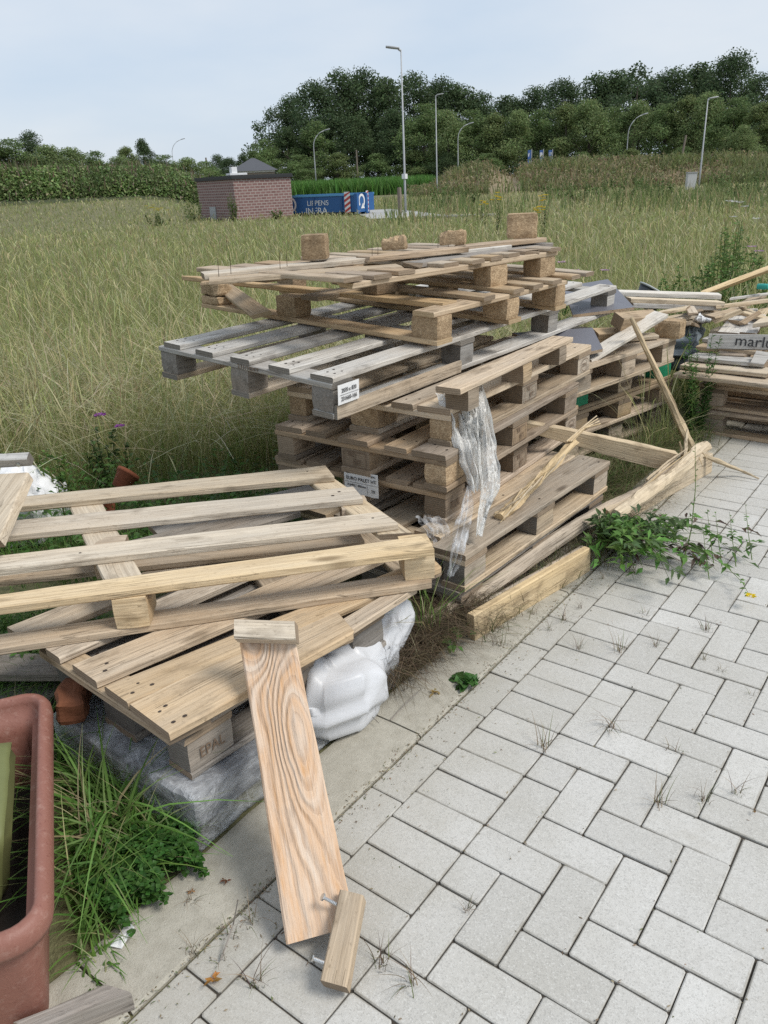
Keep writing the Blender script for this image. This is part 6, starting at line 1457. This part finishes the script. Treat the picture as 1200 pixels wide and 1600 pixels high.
lbd='dark green broadleaf tree in the wood behind the maize and the lamps'; lbm='mid green tree along the front of the wood behind the berm'; lbt='tall dark tree rising at the back of the wood behind the berm'
tree('slim dark tree at the left end of the wood, with sky showing through it',428,166,135,6,1.1)
for (px,py,d,k,wf) in ((465,150,138,0,1.1),(500,126,132,2,1.),(540,112,135,0,1.1),(575,108,138,2,1.),(610,118,134,1,1.3),(648,116,138,0,1.1),(690,122,140,2,.9),(455,196,128,1,1.3),(500,186,126,3,1.3),(560,180,126,1,1.4),(620,170,126,0,1.2),(420,215,126,3,1.4)):
    tree(lbd,px,py,d,k,wf,WG_+', left')
for (px,py,d,k,wf) in ((715,128,142,1,1.5),(745,146,142,0,1.4),(790,148,150,1,1.7),(835,138,150,0,1.4),(872,124,145,2,1.05),(925,118,150,0,1.4),(958,108,150,1,1.5),(1010,122,150,0,1.3),(1040,110,145,0,1.4),(1075,98,148,1,1.5),(1122,84,140,2,1.05),(1165,120,145,0,1.4),(1200,132,150,1,1.3),(1240,120,145,2,1.),(1290,105,140,0,1.1)):
    tree(lbt,px,py,d,k,wf,WG_+', back')
tree('feathery see through tree standing above its neighbours in the wood on the right',985,96,138,6,1.2)
for (px,py,d,k,wf) in ((665,158,122,3,1.4),(700,172,118,4,1.2),(735,168,120,3,1.3),(770,176,118,5,1.4),(805,172,118,4,1.2),(840,168,120,3,1.2),(880,160,118,5,1.4),(915,156,116,4,1.2),(950,165,118,3,1.3),(990,158,118,4,1.1),(1030,160,116,3,1.3),(1062,150,116,5,1.4),(1095,145,114,4,1.2),(1135,150,112,3,1.3),(1175,160,110,5,1.4),(1215,150,112,4,1.2),(1260,150,112,3,1.2)):
    tree(lbm,px,py,d,k,wf,WG_+', front')
tree('round light green shrub at the right edge before the wood',1150,196,104,4,1.2); 
for (px,py,d,k,wf) in ((470,240,121,3,2.2),(530,238,121,5,2.2),(590,238,121,3,2.2),(650,235,119,5,2.2),(760,238,112,3,2.2),(830,236,110,1,2.2),(905,236,110,3,2.2),(980,232,108,5,2.2),(1060,228,106,3,2.2),(1130,226,104,5,2.),(1200,226,104,3,2.2),(700,238,116,1,2.2)):
    tree('low dark bush closing the foot of the wood behind the lamps',px,py,d,k,wf,'bushes at the foot of the wood',cat='bush',name='bush')
for (px,py,d,k,wf,lb) in ((345,242,150,0,1.3,'distant round tree left of the house'),(362,246,140,2,1.2,'distant tree touching the house roof on its left'),(385,238,125,1,1.,'small tree directly behind the house roof'),(405,222,122,3,1.,'mid green tree rising behind the right end of the house')):
    tree(lb,px,py,d,k,wf)
# left embankment: shrubs on top, bramble bank below
shr=[(-60,205,66,3,1.6),(-10,210,64,4,1.7),(30,214,64,3,1.7),(62,206,68,0,1.1),(85,226,64,4,1.9),(120,230,64,4,1.9),(158,234,66,3,1.9),(192,244,66,4,2.1),(207,228,80,5,1.4),(232,215,84,1,1.1),(264,240,80,3,1.9),(297,246,84,4,2.),(325,250,90,3,2.)]
for i,(px,py,d,k,wf) in enumerate(shr):
    tree('green shrub on the overgrown bank at the left, above the brambles' if i not in (3,9) else ('dark thin topped shrub poking out of the left bank' if i==3 else 'dark taller tree at the right end of the left bank'),px,py,d,k,wf,'shrubs on the left bank' if i not in (3,9) else None,cat='shrub',name='shrub')
n=60000; px=rng.uniform(-190,330,n); t=rng.random(n)
def banktop(px): return np.interp(px,[-200,0,60,120,200,260,300,340],[250,254,256,260,258,262,272,286])
d=58+t*9; P=np.array([tuple(far(a,300,b_)) for a,b_ in zip(px,d)]); tz=terrain(P[:,0],P[:,1]); top=np.array([htop(a,b_,62) for a,b_ in zip(px,banktop(px))])
prof=np.sqrt(np.clip(1-((t-.55)/.55)**2,0,1)); q=nz2(P[:,0],P[:,1],.35)
P[:,2]=tz+np.maximum(.1,(top-tz)*prof*(1+.16*q)*rng.uniform(.55,1.03,n))
D=rng.normal(0,1,(n,3)); c=pick(n,[(.16,.235,.08),(.195,.275,.10),(.235,.295,.12),(.30,.27,.17)],[.4,.32,.2,.08])*(1+.5*q)[:,None]
parts=[leaves(P,D,rng.uniform(.14,.30,n),.17,c)]
m=3000; i=rng.integers(0,n,m); parts.append(blades(P[i,:2],P[i,2],rng.uniform(.3,.8,m),.09,rng.uniform(.1,.5,m),rng.uniform(0,6.28,m),pick(m,[(.16,.15,.08),(.09,.12,.045),(.2,.14,.11)],[.4,.4,.2]),3))
V,F,C=join(parts); o=np_mesh('bramble_bank',V,F,M['leaf'],C); o['kind']='stuff'
# embankment core behind the leaves
V=[];F=[]
for i in range(41):
    a=-220+i*14.2; H=htop(a,float(banktop(a))+14,64)
    for (dd,hh) in ((57.5,.0),(60,.75),(64,1.),(70,1.),(80,.0)):
        g0=gb(a,dd); V.append((g0.x,g0.y,g0.z+max(0,(H-g0.z))*hh*.88-.05))
for i in range(40):
    for j in range(4): k=i*5+j; F.append((k,k+5,k+6,k+1))
me=bpy.data.meshes.new('embankment'); me.from_pydata(V,[],F); me.materials.append(plain('bank_soil',(.05,.06,.028),.95,.3,1.)); ob_=bpy.data.objects.new('hill_bank',me); COL.objects.link(ob_); ob_['kind']='structure'
# ------------------------------------------------------------------ sky, sun
SUN_EL,SUN_AZ=R(52),R(75)     # azimuth clockwise from +Y
w=bpy.data.worlds.new('World'); sc.world=w; w.use_nodes=True; nt=w.node_tree; nt.nodes.clear()
N_=nt.nodes.new; Lk=nt.links.new
sky=N_('ShaderNodeTexSky'); sky.sky_type='NISHITA'; sky.sun_disc=False; sky.sun_elevation=SUN_EL; sky.sun_rotation=SUN_AZ; sky.air_density=1.; sky.dust_density=1.5
tcn=N_('ShaderNodeTexCoord'); mp=N_('ShaderNodeMapping'); mp.inputs['Scale'].default_value=(1.,1.,3.2); Lk(tcn.outputs['Generated'],mp.inputs[0])
nz_=N_('ShaderNodeTexNoise'); nz_.inputs['Scale'].default_value=2.1; nz_.inputs['Detail'].default_value=5.; nz_.inputs['Roughness'].default_value=.5; Lk(mp.outputs[0],nz_.inputs['Vector'])
rp=N_('ShaderNodeValToRGB'); rp.color_ramp.elements[0].position=.36; rp.color_ramp.elements[0].color=(4.3,5.1,6.1,1); rp.color_ramp.elements[1].position=.64; rp.color_ramp.elements[1].color=(5.5,5.9,6.4,1); Lk(nz_.outputs[0],rp.inputs[0])
mxn=N_('ShaderNodeMix'); mxn.data_type='RGBA'; mxn.inputs[0].default_value=.86; Lk(sky.outputs[0],mxn.inputs[6]); Lk(rp.outputs[0],mxn.inputs[7])
bg=N_('ShaderNodeBackground'); bg.inputs[1].default_value=.1; Lk(mxn.outputs[2],bg.inputs[0]); wo=N_('ShaderNodeOutputWorld'); Lk(bg.outputs[0],wo.inputs[0])
sl=bpy.data.lights.new('sun','SUN'); sl.energy=2.0; sl.angle=R(20); sl.color=(1,.965,.91); so_=bpy.data.objects.new('sun',sl); COL.objects.link(so_)
sd=Vector((math.sin(SUN_AZ)*math.cos(SUN_EL),math.cos(SUN_AZ)*math.cos(SUN_EL),math.sin(SUN_EL))); so_.rotation_euler=sd.to_track_quat('Z','Y').to_euler()
vs_=sc.view_settings; sc.display_settings.display_device='sRGB'; vs_.view_transform='Standard'; vs_.look='None'; vs_.exposure=.5; vs_.gamma=1; vs_.use_curve_mapping=False
sc.cycles.max_bounces=6; sc.cycles.transparent_max_bounces=12; sc.cycles.use_denoising=False
